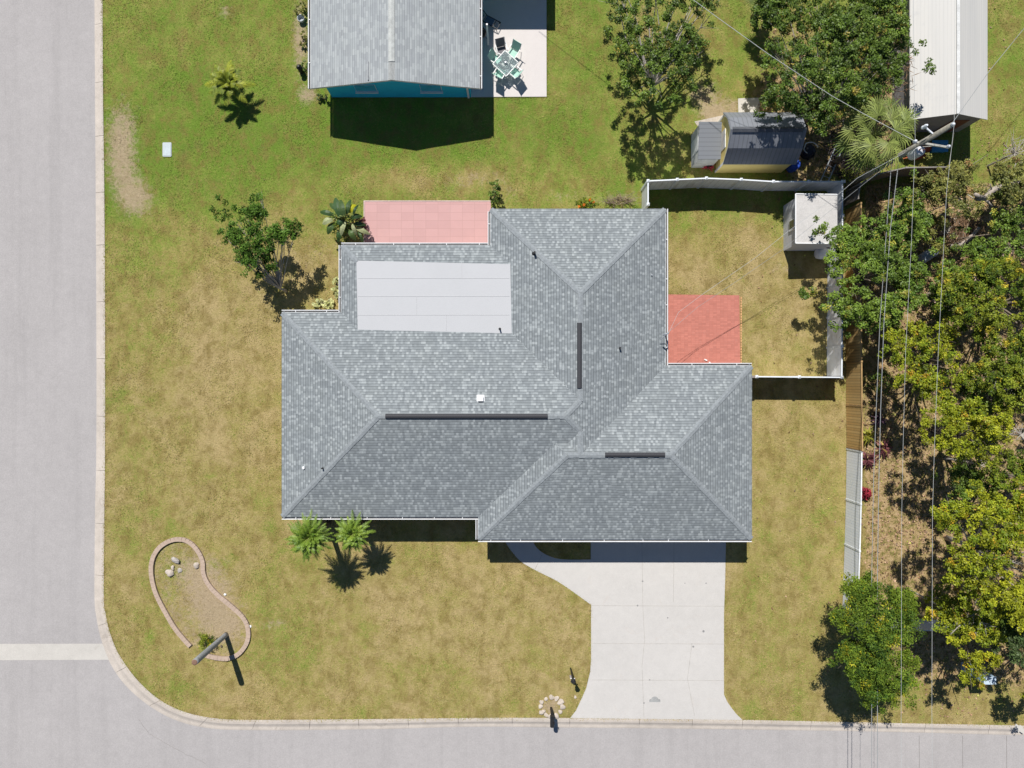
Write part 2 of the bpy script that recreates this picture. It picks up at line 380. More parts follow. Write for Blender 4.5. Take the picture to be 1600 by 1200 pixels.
# kerb: rolled profile cast in bays with narrow joints
t = MB(); prof = [(-.02,-.30),(-.02,-.114),(.08,-.100),(.30,-.085),(.42,-.06),(.62,.000),(.82,.018),(1.02,.02),(1.02,-.3)]
acc = 0; bay = []; bays = []
for a, b in zip(KO, KI):
    if bay: acc += (a-bay[-1][0]).length
    bay.append((a, b))
    if acc > 2.6: bays.append(bay); bay = [(a, b)]; acc = 0
bays.append(bay)
for bay in bays:
    if len(bay) < 2: continue
    bay = [list(q) for q in bay]
    d = (bay[1][0]-bay[0][0]); bay[0][0] = bay[0][0]+d.normalized()*.02; d = (bay[1][1]-bay[0][1]); bay[0][1] = bay[0][1]+d.normalized()*.02
    vs_ = []; j = random.uniform(-.006, .006)
    for o_, i_ in bay:
        for u, z in prof: q = i_.lerp(o_, u); vs_.append((q.x, q.y, z+j))
    n = len(prof); m = len(bay)
    fs = [(i*n+k, (i+1)*n+k, (i+1)*n+k+1, i*n+k+1) for i in range(m-1) for k in range(n-1)]
    fs += [tuple(range(n)), tuple((m-1)*n+k for k in range(n-1,-1,-1))]
    t.add(vs_, fs)
kerb = struct(t.build('kerb', M_kerb))
# concrete valley strip across the side road
t = MB(); t.prism([P(-400,1008).xy, P(158,1007).xy, P(170,1030).xy, P(175,1032).xy, P(-400,1035).xy], -.2, -.112); struct(t.build('road_strip', M_strip))
# hairline joints in the asphalt
t = MB()
for x in (1438, 1506, 1575): t.beam(P(x,1151)+Vector((0,0,-.117)), P(x+1,1330)+Vector((0,0,-.117)), .022, .01)
def crack(pts, z, wd):
    pts = [P(*p) for p in pts]
    for a, b in zip(pts[:-1], pts[1:]):
        n = max(2, int((b-a).length/.25)); prev = a
        for i in range(1, n+1):
            q = a.lerp(b, i/n)+Vector((random.uniform(-.03,.03), random.uniform(-.03,.03), 0))
            t.beam(prev+Vector((0,0,z)), q+Vector((0,0,z)), wd, .01); prev = q
crack([(215,1125),(232,1148),(270,1170),(320,1195)], -.117, .008)
struct(t.build('road_cracks', plain('crack_filler', (.24,.225,.215), .9)))
# driveway and curved walkway
dr = [(923,836),(1134,836),(1133,900),(1131,960),(1131,1085),(1136,1096),(1143,1106),(1151,1116),(1160,1124.5),(891,1121.5),(900,1110),(907,1095),(916,1075),(922,1050),(923.5,1030),(923.5,945)]
t = MB(); t.prism([P(*p).xy for p in dr], -.2, .03)
drive = struct(t.build('driveway', M_conc))
wo_ = catmull([Vector((p[0], p[1], 0)) for p in [(780,820),(789.5,846),(800,862),(815,878),(839,892),(869,907),(896,925),(922.4,944),(926,946)]], 6)
wi_ = catmull([Vector((p[0], p[1], 0)) for p in [(926,874),(881,874),(860,869.5),(843,860),(833,846),(828,820)]], 6)
t = MB(); t.prism([P(p.x, p.y).xy for p in wo_]+[P(p.x, p.y).xy for p in wi_], -.2, .026); struct(t.build('walkway', M_conc))
t = MB()
def jl(a, b, wd=.022, z=.0305): t.beam(P(*a)+Vector((0,0,z)), P(*b)+Vector((0,0,z)), wd, .006)
for y in (877, 946, 1005, 1062): jl((924,y), (1131,y+1), .02)
for x0, x1 in ((1003,1004),(1053,1052)): jl((x0,846), (x1,940), .022)
jl((1004,940), (1007,1000)); jl((1007,1000),(1003,1040)); jl((1003,1040),(1006,1120)); jl((1081,1005),(1074,1060)); jl((1074,1060),(1085,1118)); jl((836,889),(847,866), .03, .0275)
struct(t.build('driveway_joints', plain('joint_grime', (.41,.385,.35), .9)))
t = MB()
for x, y, r_ in ((1004,908,.05),(996,946,.05),(1099,986,.07),(1083,1010,.06),(1015,1062,.04),(1043,965,.04),(1103,911,.04),(1070,911,.03),(1006,1098,.05)):
    t.lathe(P(x,y)+Vector((0,0,.031)), [(r_,0),(r_*.7,.006)], 7)
struct(t.build('oil_spots', plain('oil_spot', (.25,.245,.24), .8)))
# grey mark near the foot of the drive
c = P(1023,1096); t = MB(); pts = []
for k in range(13): a = math.pi*k/12; pts.append((c.x+.20*math.cos(a), c.y+.12+.17*math.sin(a)))
pts = [(c.x-.31,c.y-.02),(c.x+.31,c.y-.02),(c.x+.31,c.y+.10),(c.x+.24,c.y+.16)]+pts+[(c.x-.24,c.y+.16),(c.x-.31,c.y+.10)]
t.prism(pts, .03, .036); tag(t.build('mat', plain('grey_mat', (.33,.33,.32), .9)), 'small grey dome-shaped mat lying flat near the foot of the concrete driveway', 'mat')
# patios
t = MB(); t.prism([P(570,315.5).xy, P(767,315.5).xy, P(767,330).xy, P(800,360).xy, P(800,400).xy, P(571,400).xy], -.2, .05); struct(t.build('pink_patio', M_pink))
t = MB(); t.box(P(570,313.8)+Vector((0,0,-.1)), P(767,315.3)+Vector((0,0,.07))); t.box(P(568.6,313.8)+Vector((0,0,-.1)), P(569.9,383)+Vector((0,0,.07)))
struct(t.build('pink_patio_edging', plain('pale_pink_edge', (.62,.48,.44), .9)))
t = MB(); t.prism([P(1030,460).xy, P(1155,461.5).xy, P(1156.5,580).xy, P(1030,580).xy], -.2, .04); struct(t.build('red_patio', M_red))
t = MB()
for i in range(26):
    y = 464+i*4.2; t.box(P(1156.8,y)+Vector((0,0,-.05)), P(1158.6,y+3.4)+Vector((0,0,.05)))
struct(t.build('red_patio_edging', plain('orange_brick_edge', (.60,.33,.16), .9)))
t = MB(); t.prism([P(735,-200).xy, P(853.5,-200).xy, P(854,151.5).xy, P(735,152).xy], -.2, .05); struct(t.build('white_patio', M_whitepatio))
t = MB(); t.prism([P(1153,154).xy, P(1187,153).xy, P(1186,190).xy, P(1154,190).xy], -.1, .03); struct(t.build('concrete_pad', M_strip))
t = MB(); t.prism([P(1085,190).xy, P(1140,178).xy, P(1142,185).xy, P(1095,205).xy], -.1, .02); struct(t.build('gravel_path', sheetmat('pale_gravel', (.52,.46,.40), .2, (.3,.25,.2), .4, 30)))

# ------------------------------------------------------------------ blades of grass
kx = [];  excl = [dr, [(p.x,p.y) for p in wo_]+[(p.x,p.y) for p in wi_], [(568,312),(800,312),(800,400),(568,400)], [(1030,459),(1158,459),(1158,580),(1030,580)],
    [(735,-200),(855,-200),(855,153),(735,153)], [(452,499),(540,499),(540,398),(780,398),(780,340),(1020,340),(1020,590),(1150,590),(1150,820),(765,820),(765,790),(452,790)], [(520,-99),(740,-99),(740,150),(520,150)],
    [(1392,-99),(1500,-99),(1500,206),(1392,206)]]
N = 330000
qx = rng.uniform(158, 1640, N); qy = rng.uniform(-30, 1140, N)
# extra tufts that hang over the edges of kerb, drive and patios
ex = []
def edge(pts, n, sp=1.2):
    pts = [np.array(p[:2], float) for p in pts]
    L = [np.linalg.norm(b-a) for a, b in zip(pts[:-1], pts[1:])]; tot = sum(L)
    for a, b, l in zip(pts[:-1], pts[1:], L):
        k = int(n*l/tot); u = rng.uniform(0, 1, (k, 1)); ex.append(a+(b-a)*u+rng.normal(0, sp, (k, 2)))
edge([p for p in KO_px if -50 < p[1] and p[0] < 1660], 9000, 1.3)
edge([(1135,876),(1132,960),(1132,1085),(1144,1106),(1160,1124)], 1600); edge([(p.x,p.y) for p in wo_], 900); edge([(923,945),(923,1040),(907,1095),(891,1121)], 1300)
edge([(855,0),(855,152),(766,152)], 900); edge([(570,383),(570,314),(765,314)], 600, .8); edge([(1041,460),(1157,460),(1158,571)], 600, .8)
e = np.concatenate(ex); ok = np.ones(N, bool)
ok &= inpoly(qx, qy, lawnpoly)
for p in excl: ok &= ~inpoly(qx, qy, p)
qx = np.concatenate([qx[ok], e[:,0]]); qy = np.concatenate([qy[ok], e[:,1]])
tint = ground_tint(qx, qy)
thin = rng.uniform(0, 1, len(qx)) > tint[:,1]*.75
qx, qy, tint = qx[thin], qy[thin], tint[thin]; n = len(qx)
bx = (qx-800)/S; by = (600-qy)/S
ang = rng.uniform(0, 2*np.pi, n); ln = rng.uniform(.03, .075, n); wd = rng.uniform(.012, .03, n); hh = rng.uniform(.02, .05, n)
dx, dy = np.cos(ang), np.sin(ang)
v = np.empty((n, 3, 3)); zb = .0
v[:,0] = np.stack([bx-dy*wd, by+dx*wd, np.full(n, zb)], -1); v[:,1] = np.stack([bx+dy*wd, by-dx*wd, np.full(n, zb)], -1)
v[:,2] = np.stack([bx+dx*ln, by+dy*ln, hh], -1)
tint[:,0] += rng.normal(0, .3, n)
g = npmesh('grass', v.reshape(-1, 3), 3, M_blade, None, tint); g['kind'] = 'stuff'

# ------------------------------------------------------------------ houses
EH = 2.58; MP = (1-EH/H)/S; PITCH = .31
def clip(poly, a, b, c):                 # keep a*x+b*y+c >= 0
    out = []
    for i in range(len(poly)):
        p, q = poly[i], poly[(i+1) % len(poly)]; fp = a*p[0]+b*p[1]+c; fq = a*q[0]+b*q[1]+c
        if fp >= 0: out.append(p)
        if (fp >= 0) != (fq >= 0): t_ = fp/(fp-fq); out.append((p[0]+(q[0]-p[0])*t_, p[1]+(q[1]-p[1])*t_))
    return out
def area(p): return abs(sum(p[i][0]*p[(i+1)%len(p)][1]-p[(i+1)%len(p)][0]*p[i][1] for i in range(len(p))))/2 if len(p) > 2 else 0
def hip(x0, y0, x1, y1): return dict(rect=[(x0,y0),(x1,y0),(x1,y1),(x0,y1)], pl=[(1,0,-x0),(-1,0,x1),(0,1,-y0),(0,-1,y1)])
blocks = [hip(440,488,1040,808), hip(766,326,1040,843), hip(747,571,1175,843),
          dict(rect=[(533,383),(800,383),(800,523),(533,523)], pl=[(1,0,-533),(0,1,-383),(.024,.02,25.5-.024*558-.02*409)])]
house = thing('house', P(800,620), 'large single-storey house with blue-grey shingle hip roof and pale flat roof section', 'house')
roofm = MB(); memb = MB()
def rz(f, x, y): return EH+PITCH*MP*(f[0]*x+f[1]*y+f[2])
def rw(x, y, z): return ((x-800)*MP, (600-y)*MP, z)
cosp = math.cos(math.atan(PITCH))
for bi, B in enumerate(blocks):
    for fi, f in enumerate(B['pl']):
        poly = B['rect']
        for fj, g_ in enumerate(B['pl']):
            if fj != fi: poly = clip(poly, g_[0]-f[0], g_[1]-f[1], g_[2]-f[2])
        pieces = [poly]
        for bj, D in enumerate(blocks):
            if bj == bi: continue
            eps = -1e-4 if bj < bi else 1e-4
            cons = [(g_[0]-f[0], g_[1]-f[1], g_[2]-f[2]-eps) for g_ in D['pl']]
            if bj == 3: cons += [(-1,0,800),(0,-1,523)]
            new = []
            for pc in pieces:
                rest = pc
                for a_, b_, c_ in cons:
                    if len(rest) < 3: break
                    o_ = clip(rest, -a_, -b_, -c_)
                    if area(o_) > .05: new.append(o_)
                    rest = clip(rest, a_, b_, c_)
            pieces = new
        for pc in pieces:
            if area(pc) < .3: continue
            m_ = memb if (bi == 3 and fi == 2) else roofm
            vv = [rw(x, y, rz(f, x, y)) for x, y in pc]
            ax = sum(vv[i][0]*vv[(i+1)%len(vv)][1]-vv[(i+1)%len(vv)][0]*vv[i][1] for i in range(len(vv)))
            if ax < 0: pc = pc[::-1]; vv = vv[::-1]
            uv = []
            for x, y in pc:
                d = (f[0]*x+f[1]*y+f[2])*MP/cosp
                uv.append(((y if f[0] else x)*MP, d+.05*fi+bi*.03))
            m_.add(vv, [tuple(range(len(vv)))], [uv])
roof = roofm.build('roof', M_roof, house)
fm = memb.build('flat_roof', M_memb, house)
t = MB()
CF = lambda x, y: EH+PITCH*MP*(25.5+.024*(x-558)+.02*(y-409))+.005
for y in (436, 464, 493): t.beam(rw(561,y,CF(561,y)), rw(796,y,CF(796,y)), .022, .012)
for x, y0, y1 in ((652,464,493),(698,493,517),(722,411,436)): t.beam(rw(x,y0,CF(x,y0)), rw(x,y1,CF(x,y1)), .022, .012)
t.build('membrane_seams', plain('membrane_seam', (.455,.457,.465), .6, .05), fm)
outline = [(766,326),(1040,326),(1040,571),(1175,571),(1175,843),(747,843),(747,808),(440,808),(440,488),(533,488),(533,383),(766,383)]
def inset(poly, d):                      # rectilinear, clockwise on the y-down plan
    n = len(poly); out = []
    for i in range(n):
        a_, b_, c_ = poly[i-1], poly[i], poly[(i+1)%n]
        def nrm(p, q): dx_, dy_ = q[0]-p[0], q[1]-p[1]; l = math.hypot(dx_, dy_); return (-dy_/l, dx_/l)
        n1, n2 = nrm(a_, b_), nrm(b_, c_); out.append((b_[0]+(n1[0]+n2[0])*d, b_[1]+(n1[1]+n2[1])*d))
    return out
t = MB(); t.prism([rw(x, y, 0)[:2] for x, y in inset(outline, .3)], EH-.17, EH-.004); t.build('fascia', M_white, house)
wl = inset(outline, 15); t = MB(); t.prism([rw(x, y, 0)[:2] for x, y in wl], 0, EH-.18); wall = t.build('wall', M_cream, house)
# hip and ridge caps
def zAt(x, y):
    return EH+PITCH*MP*max(min(f[0]*x+f[1]*y+f[2] for f in B['pl']) for B in blocks if B is not blocks[3] or (x < 800 and y < 523))
def caps(a_, b_, wd=.28):
    A = Vector(rw(a_[0], a_[1], zAt(*a_))); Bq = Vector(rw(b_[0], b_[1], zAt(*b_))); t = MB()
    L = (Bq-A).length; n = max(1, int(L/.28)); d = (Bq-A)/n; sd = d.cross(Vector((0,0,1))).normalized()
    for i in range(n):
        p = A+d*i; q = A+d*(i+1.12); jw = wd*random.uniform(.46,.54)
        dz = .038
        t.add([p+sd*jw+Vector((0,0,-dz+.040)), p+Vector((0,0,.030)), p-sd*jw+Vector((0,0,-dz+.040)), q+sd*jw+Vector((0,0,-dz+.024)), q+Vector((0,0,.014)), q-sd*jw+Vector((0,0,-dz+.024)),
               p+sd*jw+Vector((0,0,-dz+.02)), p+Vector((0,0,.02)), p-sd*jw+Vector((0,0,-dz+.02))],
              [(0,1,4,3),(1,2,5,4),(0,6,7,1),(1,7,8,2)])
    return t.build('ridge_cap', M_cap, roof)
for a_, b_ in [((441,489),(599,647)),((441,807),(599,649)),((767,327),(902,462)),((1039,327),(904,462)),((1174,572),(1040,706)),((1174,842),(1040,708)),((748,842),(882,708)),
               ((600,648),(880,648)),((903,463),(903,625)),((903,625),(880,648)),((880,648),(903,671)),((903,671),(903,706)),((884,707),(1039,707)),((534,384),(559,409))]:
    caps(a_, b_)
def dev(a_, b_, wd=.24):                 # shingle-over ridge vents
    A = Vector(rw(*a_, zAt(*a_)+.055)); Bq = Vector(rw(*b_, zAt(*b_)+.055)); t = MB(); d = (Bq-A).normalized(); sd = d.cross(Vector((0,0,1)))
    pr = [(-wd/2,-.06),(-wd/2,-.005),(-wd*.28,.045),(0,.058),(wd*.28,.045),(wd/2,-.005),(wd/2,-.06)]
    n = len(pr); t.add([e_+sd*u+Vector((0,0,z)) for e_ in (A, Bq) for u, z in pr], [(k,k+1,n+k+1,n+k) for k in range(n-1)]+[tuple(range(n-1,-1,-1)), tuple(range(n,2*n))])
    return t.build('ridge_vent', M_vent, roof)
dev((611,648),(853,648)); dev((901.5,508),(901.5,606)); dev((940,706.5),(1030,706.5))
def onroof(x, y):                        # plan point of something standing on the roof seen at (x, y)
    z = zAt(x, y); k = (1-z/H)/S; return Vector(((x-800)*k, (600-y)*k, z))
p = onroof(751,623); t = MB(); t.box(p+Vector((-.13,-.12,-.05)), p+Vector((.13,.12,.16))); t.box(p+Vector((-.2,-.2,-.05)), p+Vector((.2,.2,.03))); t.build('roof_vent', M_white, roof)
for x, y, r_, h_, m_ in ((835,396,.055,.38,M_black),(968,544,.045,.3,M_black),(505,731,.04,.32,M_black),(475,731,.06,.12,M_white),(781,514,.04,.3,M_black),(1018,430,.03,.12,M_steel)):
    p = onroof(x, y); t = MB(); t.tube([p-Vector((0,0,.1)), p+Vector((0,0,h_))], r_, 10); t.lathe(p-Vector((0,0,.04)), [(r_*2.4,0),(r_*1.2,.08)], 10); t.build('vent_pipe', m_, roof)
# gutters on the eaves that carry them
def gutter(a_, b_, out, par, zt=EH, mpp=None, wd=.13):
    A = Vector(a_); Bq = Vector(b_); o_ = Vector(out); t = MB()
    def strip(u0, u1, z0, z1):
        pts = [e_+o_*u+Vector((0,0,z)) for e_ in (A, Bq) for u, z in ((u0,z0),(u1,z0),(u1,z1),(u0,z1))]
        t.add(pts, [(0,3,2,1),(4,5,6,7),(0,1,5,4),(1,2,6,5),(2,3,7,6),(3,0,4,7)])
    strip(.005, wd, -.14, -.125); strip(wd-.035, wd, -.124, -.012); strip(.005, .02, -.124, -.03)
    g_ = t.build('gutter', M_white, par)
    L = (Bq-A).length; d = (Bq-A)/L; t = MB(); k = .6+random.random()
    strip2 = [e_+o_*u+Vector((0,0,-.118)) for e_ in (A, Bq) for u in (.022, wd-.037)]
    t.add(strip2, [(0,1,3,2)]); t.build('gutter_trough_shade', M_gutshade, g_)
    while k < L:
        q = A+d*k; t = MB(); t.beam(q+o_*.0+Vector((0,0,-.01)), q+o_*(wd)+Vector((0,0,-.01)), .03, .008); t.build('gutter_strap', M_white, g_); k += random.uniform(1.3, 2.4)
ge = [((440,808),(747,808),(0,-1,0)),((747,812),(747,843),(-1,0,0)),((747,843),(1175,843),(0,-1,0)),((1040,326),(1040,571),(1,0,0)),((1044,571),(1175,571),(0,1,0)),((440,488),(530,488),(0,1,0)),((533,383),(533,488),(-1,0,0)),((533,383),(762,383),(0,1,0)),((766,330),(766,383),(-1,0,0))]
for a_, b_, o_ in ge: gutter(rw(*a_, EH), rw(*b_, EH), o_, house)
# openings
def opening(name, parent, x0, x1, yplan, z0, z1, south=True, frame=M_white, fill=M_glass):
    y = (600-yplan)*MP; s_ = -1 if south else 1; X0, X1 = (x0-800)*MP, (x1-800)*MP; t = MB()
    t.box((X0,y+s_*.002,z0), (X1,y+s_*.05,z1)); o = t.build(name, frame, parent)
    t = MB(); n = max(1, int((X1-X0)/.9))
    for i in range(n):
        a_ = X0+(X1-X0)*i/n+.05; b_ = X0+(X1-X0)*(i+1)/n-.05; t.box((a_,y+s_*.052,z0+.06), (b_,y+s_*.06,z1-.06))
    t.build('pane' if fill is M_glass else 'panel', fill, o); return o
opening('garage_door', house, 935, 1122, 828, .03, 2.2, fill=plain('garage_panel', (.68,.66,.62), .6))
for a_, b_ in ((480,530),(590,640),(680,720)): opening('window', house, a_, b_, 793, .9, 2.1)
opening('front_door', house, 790, 820, 828, .03, 2.15, fill=plain('brown_door', (.2,.1,.06), .5))
opening('window', house, 850, 890, 828, .9, 2.1)
opening('window', house, 820, 870, 341, .9, 2.1, south=False); opening('window', house, 930, 980, 341, .9, 2.1, south=False)
opening('sliding_door', house, 590, 700, 398, .05, 2.1, south=False); opening('sliding_door', house, 1062, 1120, 586, .05, 2.1, south=False)
# electric service mast at the east eave
mb_ = Vector(rw(1036,522,0)); t = MB(); b0 = Vector((mb_.x+.1, mb_.y, 1.2)); t.tube([b0, Vector((b0.x,b0.y,3.45))], .035, 8)
t.tube([Vector((b0.x,b0.y,3.4)), Vector((b0.x-.05,b0.y-.03,3.62)), Vector((b0.x-.22,b0.y-.08,3.66)), Vector((b0.x-.3,b0.y-.1,3.52))], .045, 8)
t.tube([Vector((b0.x,b0.y,3.3)), Vector((b0.x-.35,b0.y-.35,2.95))], .02, 6)
t.build('service_mast', M_steel, house)

# ---- turquoise neighbour house
nh = thing('house', P(628,20), 'turquoise house with light grey gable roof cut off by the top edge', 'house')
xl, xr, ys = P(485,138,EH).x, P(749,138,EH).x, P(0,138,EH).y; yn = ys+16; xm = (xl+xr)/2; RH = 3.66
sl = (RH-EH)/(xr-xm)
t = MB()
for sx, xa in ((-1, xl), (1, xr)):
    L = math.hypot(xr-xm, RH-EH)
    vs_ = [(xa,ys,EH),(xm,ys,RH),(xm,yn,RH),(xa,yn,EH)]; uvs = [(0,0),(0,L),(16,L),(16,0)]
    if sx > 0: vs_ = vs_[::-1]; uvs = uvs[::-1]
    vs_ = vs_[::-1]; uvs = uvs[::-1]
    t.add(vs_, [(0,1,2,3)], [uvs])
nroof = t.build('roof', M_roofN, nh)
t = MB()
for xa in (xl, xr):
    t.beam((xa,ys+.02,EH-.07), (xm,ys+.02,RH-.07), .05, .13)
t.build('bargeboard', plain('beige_trim', (.60,.60,.57), .6), nh)
t = MB(); t.add([(xl,ys,EH-.03),(xm,ys,RH-.03),(xm,yn,RH-.03),(xl,yn,EH-.03),(xr,ys,EH-.03),(xr,yn,EH-.03)], [(0,3,2,1),(1,2,5,4)]); t.build('soffit', M_white, nh)
t = MB(); q = Vector((xm, P(0,96,RH).y, RH)); t.add([(xm-.16,q.y,RH+.0),(xm,q.y,RH+.06),(xm+.16,q.y,RH+.0),(xm-.16,yn,RH+.0),(xm,yn,RH+.06),(xm+.16,yn,RH+.0),(xm-.16,q.y,RH-.05),(xm+.16,q.y,RH-.05)], [(0,1,4,3),(1,2,5,4),(6,7,2,1,0)])
t.build('ridge_vent', plain('pale_ridge_vent', (.44,.45,.43), .6), nroof)
t = MB()
nc = 30
for i in range(nc):
    y0 = ys+(q.y-ys)*i/nc; y1 = ys+(q.y-ys)*(i+1.1)/nc
    t.add([(xm-.17,y0,RH-.035),(xm,y0,RH+.03),(xm+.17,y0,RH-.035),(xm-.17,y1,RH-.045),(xm,y1,RH+.015),(xm+.17,y1,RH-.045)], [(0,1,4,3),(1,2,5,4)])
t.build('ridge_cap', plain('pale_ridge_cap', (.42,.43,.42), .9, .1, 8), nroof)
t = MB(); p = P(577,130,3.3); t.beam((p.x-.04,ys+.1,EH+sl*(p.x-xl)+.03), (p.x-.04,ys+1.05,EH+sl*(p.x-xl)+.03), .05, .05); t.build('cable_trim', plain('grey_trim', (.28,.29,.3), .6), nroof)
gutter((xl,ys,EH), (xl,yn,EH), (-1,0,0), nh); gutter((xr,ys,EH), (xr,yn,EH), (1,0,0), nh, wd=.14)
wx0, wx1, wy = P(519,152).x, P(736,152).x, P(0,152).y
t = MB(); zt = lambda x: EH+sl*(min(x-xl, xr-x))-.05
t.add([(wx0,wy,0),(wx1,wy,0),(wx1,wy,zt(wx1)),(xm,wy,RH-.06),(wx0,wy,zt(wx0)),(wx0,yn,0),(wx1,yn,0),(wx1,yn,zt(wx1)),(xm,yn,RH-.06),(wx0,yn,zt(wx0))], [(0,1,2,3,4),(9,8,7,6,5),(1,6,7,2),(5,0,4,9)])
t.build('wall', M_blue, nh)
for a_, b_ in ((555,588),(657,690)):
    t = MB(); X0, X1 = P(a_,0).x*.97, P(b_,0).x*.97; t.box((X0,wy-.002,.95), (X1,wy-.03,1.75)); wn_ = t.build('window', M_white, nh)
    t = MB(); t.box((X0+.02,wy-.032,.97), (X1-.02,wy-.045,1.73)); t.build('pane', plain('sky_painted_glass', (.05,.40,.58), .3), wn_)  # sky reflection painted into the pane colour
    t = MB(); t.box((X0-.05,wy-.002,.87), (X1+.05,wy-.14,.94)); t.build('sill', M_white, wn_)
t = MB(); p = P(604,0).x*.95; t.box((p-.18,wy-.002,2.55), (p+.2,wy-.04,2.85)); t.build('gable_vent', M_black, nh)
t = MB(); p = P(731,0).x*.98; t.beam((p,wy-.06,0.1), (p,wy-.06,2.3), .1, .08); t.beam((p,wy-.06,2.3), (p+.1,ys+.05,2.46), .1, .08); t.build('downspout', M_white, nh)
# porch roof just north of the frame and its white posts
pr0, pr1, py_ = xr-.3, (852-800)/S, P(0,0).y
t = MB(); t.box((pr0,py_,EH-.12), (pr1,yn,EH-.02)); t.build('porch_roof', M_white, nh)
t = MB(); b0 = P(763,70); t.beam(b0, (b0.x,b0.y,2.35), .09, .09); t.build('porch_post', M_white, nh)
t = MB(); t.beam((pr1-.15,py_+.15,0), (pr1-.15,py_+.15,EH-.12), .1, .1); t.build('porch_post', M_white, nh)

# ---- long metal-roofed building
mbh = thing('metal_roof_building', P(1442,100), 'long low building with whitish ribbed metal gable roof at the top right', 'building')
h1, h2 = 2.25, 3.1; xl, xr, ys = P(1422,187,h1).x, P(1543,187,h1).x, P(0,187,h1).y; yn = ys+16; xm = P(1497,178,h2).x
def metalmat():
    t = NT('white_metal_roofing'); sx = t.n('SeparateXYZ'); t.l(t.geo(), sx.inputs[0])
    fr = t.math('FRACT', t.math('DIVIDE', sx.outputs[0], .16)); ln = t.ramp(fr, [(0., .93), (.12, .93), (.2, 1.), (1., 1.)])
    st = t.noise(1, 5, .7, t.scaled(3, .12, 1)); c = t.mix(t.ramp(st, [(.3, 0.), (.75, .6)]), (.56,.54,.505), (.44,.435,.425))
    c = t.mix(t.ramp(t.noise(.5, 6, .8), [(.6, 0.), (.72, .5)]), c, (.42,.42,.42))
    c = t.mix(1.0, c, ln, 'MULTIPLY'); return t.fin(c, .55, 0, fr, .3, .02, .3)
M_metal = metalmat(); t = MB()
t.add([(xl,ys,h1),(xm,ys,h2),(xm,yn,h2),(xl,yn,h1),(xr,ys,h1),(xr,yn,h1)], [(0,1,2,3),(1,4,5,2)])
t.add([(xl,ys,h1-.06),(xm,ys,h2-.06),(xm,yn,h2-.06),(xl,yn,h1-.06),(xr,ys,h1-.06),(xr,yn,h1-.06)], [(3,2,1,0),(2,5,4,1),])
t.add([(xl,ys-.001,h1-.06),(xm,ys-.001,h2-.06),(xr,ys-.001,h1-.06),(xr,ys-.001,h1),(xm,ys-.001,h2),(xl,ys-.001,h1)], [(0,1,4,5),(1,2,3,4)])
mr = t.build('roof', M_metal, mbh)
t = MB(); t.beam((xm,ys,h2+.02), (xm,yn,h2+.02), .16, .03); t.build('ridge_cap', plain('white_ridge', (.62,.62,.60), .5), mr)
t = MB(); x0, x1, yw = xl+.2, xr-.2, ys+.12
t.add([(x0,yw,0),(x1,yw,0),(x1,yw,h1-.1),(xm,yw,h2-.1),(x0,yw,h1-.1),(x0,yn,0),(x1,yn,0),(x1,yn,h1-.1),(xm,yn,h2-.1),(x0,yn,h1-.1)], [(0,1,2,3,4),(9,8,7,6,5),(1,6,7,2),(5,0,4,9)])
t.build('wall', plain('grey_siding', (.33,.31,.31), .9, .12, 3), mbh)
t = MB(); t.box((x1-.5,yw-.03,0), (x1-1.4,yw-.002,1.9)); t.build('door', plain('dark_red_door', (.2,.07,.05), .6), mbh)

# ---- yellow gambrel shed and its lean-to
ys_ = thing('yellow_shed', P(1170,235), 'yellow garden shed with dark gambrel metal roof near the white fence', 'shed')
def mroof(name, col):
    t = NT(name); sx = t.n('SeparateXYZ'); t.l(t.geo(), sx.inputs[0]); fr = t.math('FRACT', t.math('DIVIDE', sx.outputs[0], .23))
    ln = t.ramp(fr, [(0., .7), (.12, .7), (.2, 1.), (1., 1.)]); c = t.mix(t.noise(2, 4, .7), tuple(x*.8 for x in col), tuple(x*1.2 for x in col))
    return t.fin(t.mix(1.0, c, ln, 'MULTIPLY'), .5, 0, fr, .3, .02, .4)
M_dark = mroof('charcoal_ribbed_metal', (.205,.215,.24)); M_yel = plain('yellow_paint', (.80,.66,.27), .7, .04, 2)
x0, x1 = P(1118,0).x, P(1220,0).x; yS, yN = P(0,270).y, P(0,197).y; ym = (yS+yN)/2
pr = [(yS-.08,1.86),(yS+.50,2.72),(ym,3.25),(yN-.50,2.72),(yN+.08,1.86)]
t = MB(); a_, b_ = x0-.12, x1+.15
for (ya, za), (yb, zb) in zip(pr[:-1], pr[1:]):
    t.add([(a_,ya,za),(b_,ya,za),(b_,yb,zb),(a_,yb,zb),(a_,ya,za-.05),(b_,ya,za-.05),(b_,yb,zb-.05),(a_,yb,zb-.05)], [(0,1,2,3),(7,6,5,4),(0,3,7,4),(1,5,6,2),(0,4,5,1),(2,6,7,3)])
sr = t.build('roof', M_dark, ys_)
t = MB(); t.add([(a_+.1,ym-.14,3.23),(a_+.1,ym,3.33),(a_+.1,ym+.14,3.23),(b_-.2,ym-.14,3.23),(b_-.2,ym,3.33),(b_-.2,ym+.14,3.23)], [(0,3,4,1),(1,4,5,2),(0,1,2),(3,5,4)]); t.build('ridge_vent', plain('dark_ridge', (.10,.105,.12), .6), sr)
t = MB(); wp = [(yS,0),(yS,1.9),(yS+.52,2.66),(ym,3.17),(yN-.52,2.66),(yN,1.9),(yN,0)]; n = len(wp)
t.add([(x_,y,z) for x_ in (x0,x1) for y, z in wp], [tuple(range(n-1,-1,-1)), tuple(range(n,2*n))]+[(i,i+1,n+i+1,n+i) for i in (0,5)]); t.build('wall', M_yel, ys_)
t = MB(); wx = x0-.03
for (ya, za), (yb, zb) in zip(wp[1:5], wp[2:6]): t.beam((wx-.06,ya,za+.0), (wx-.06,yb,zb+.0), .05, .05)
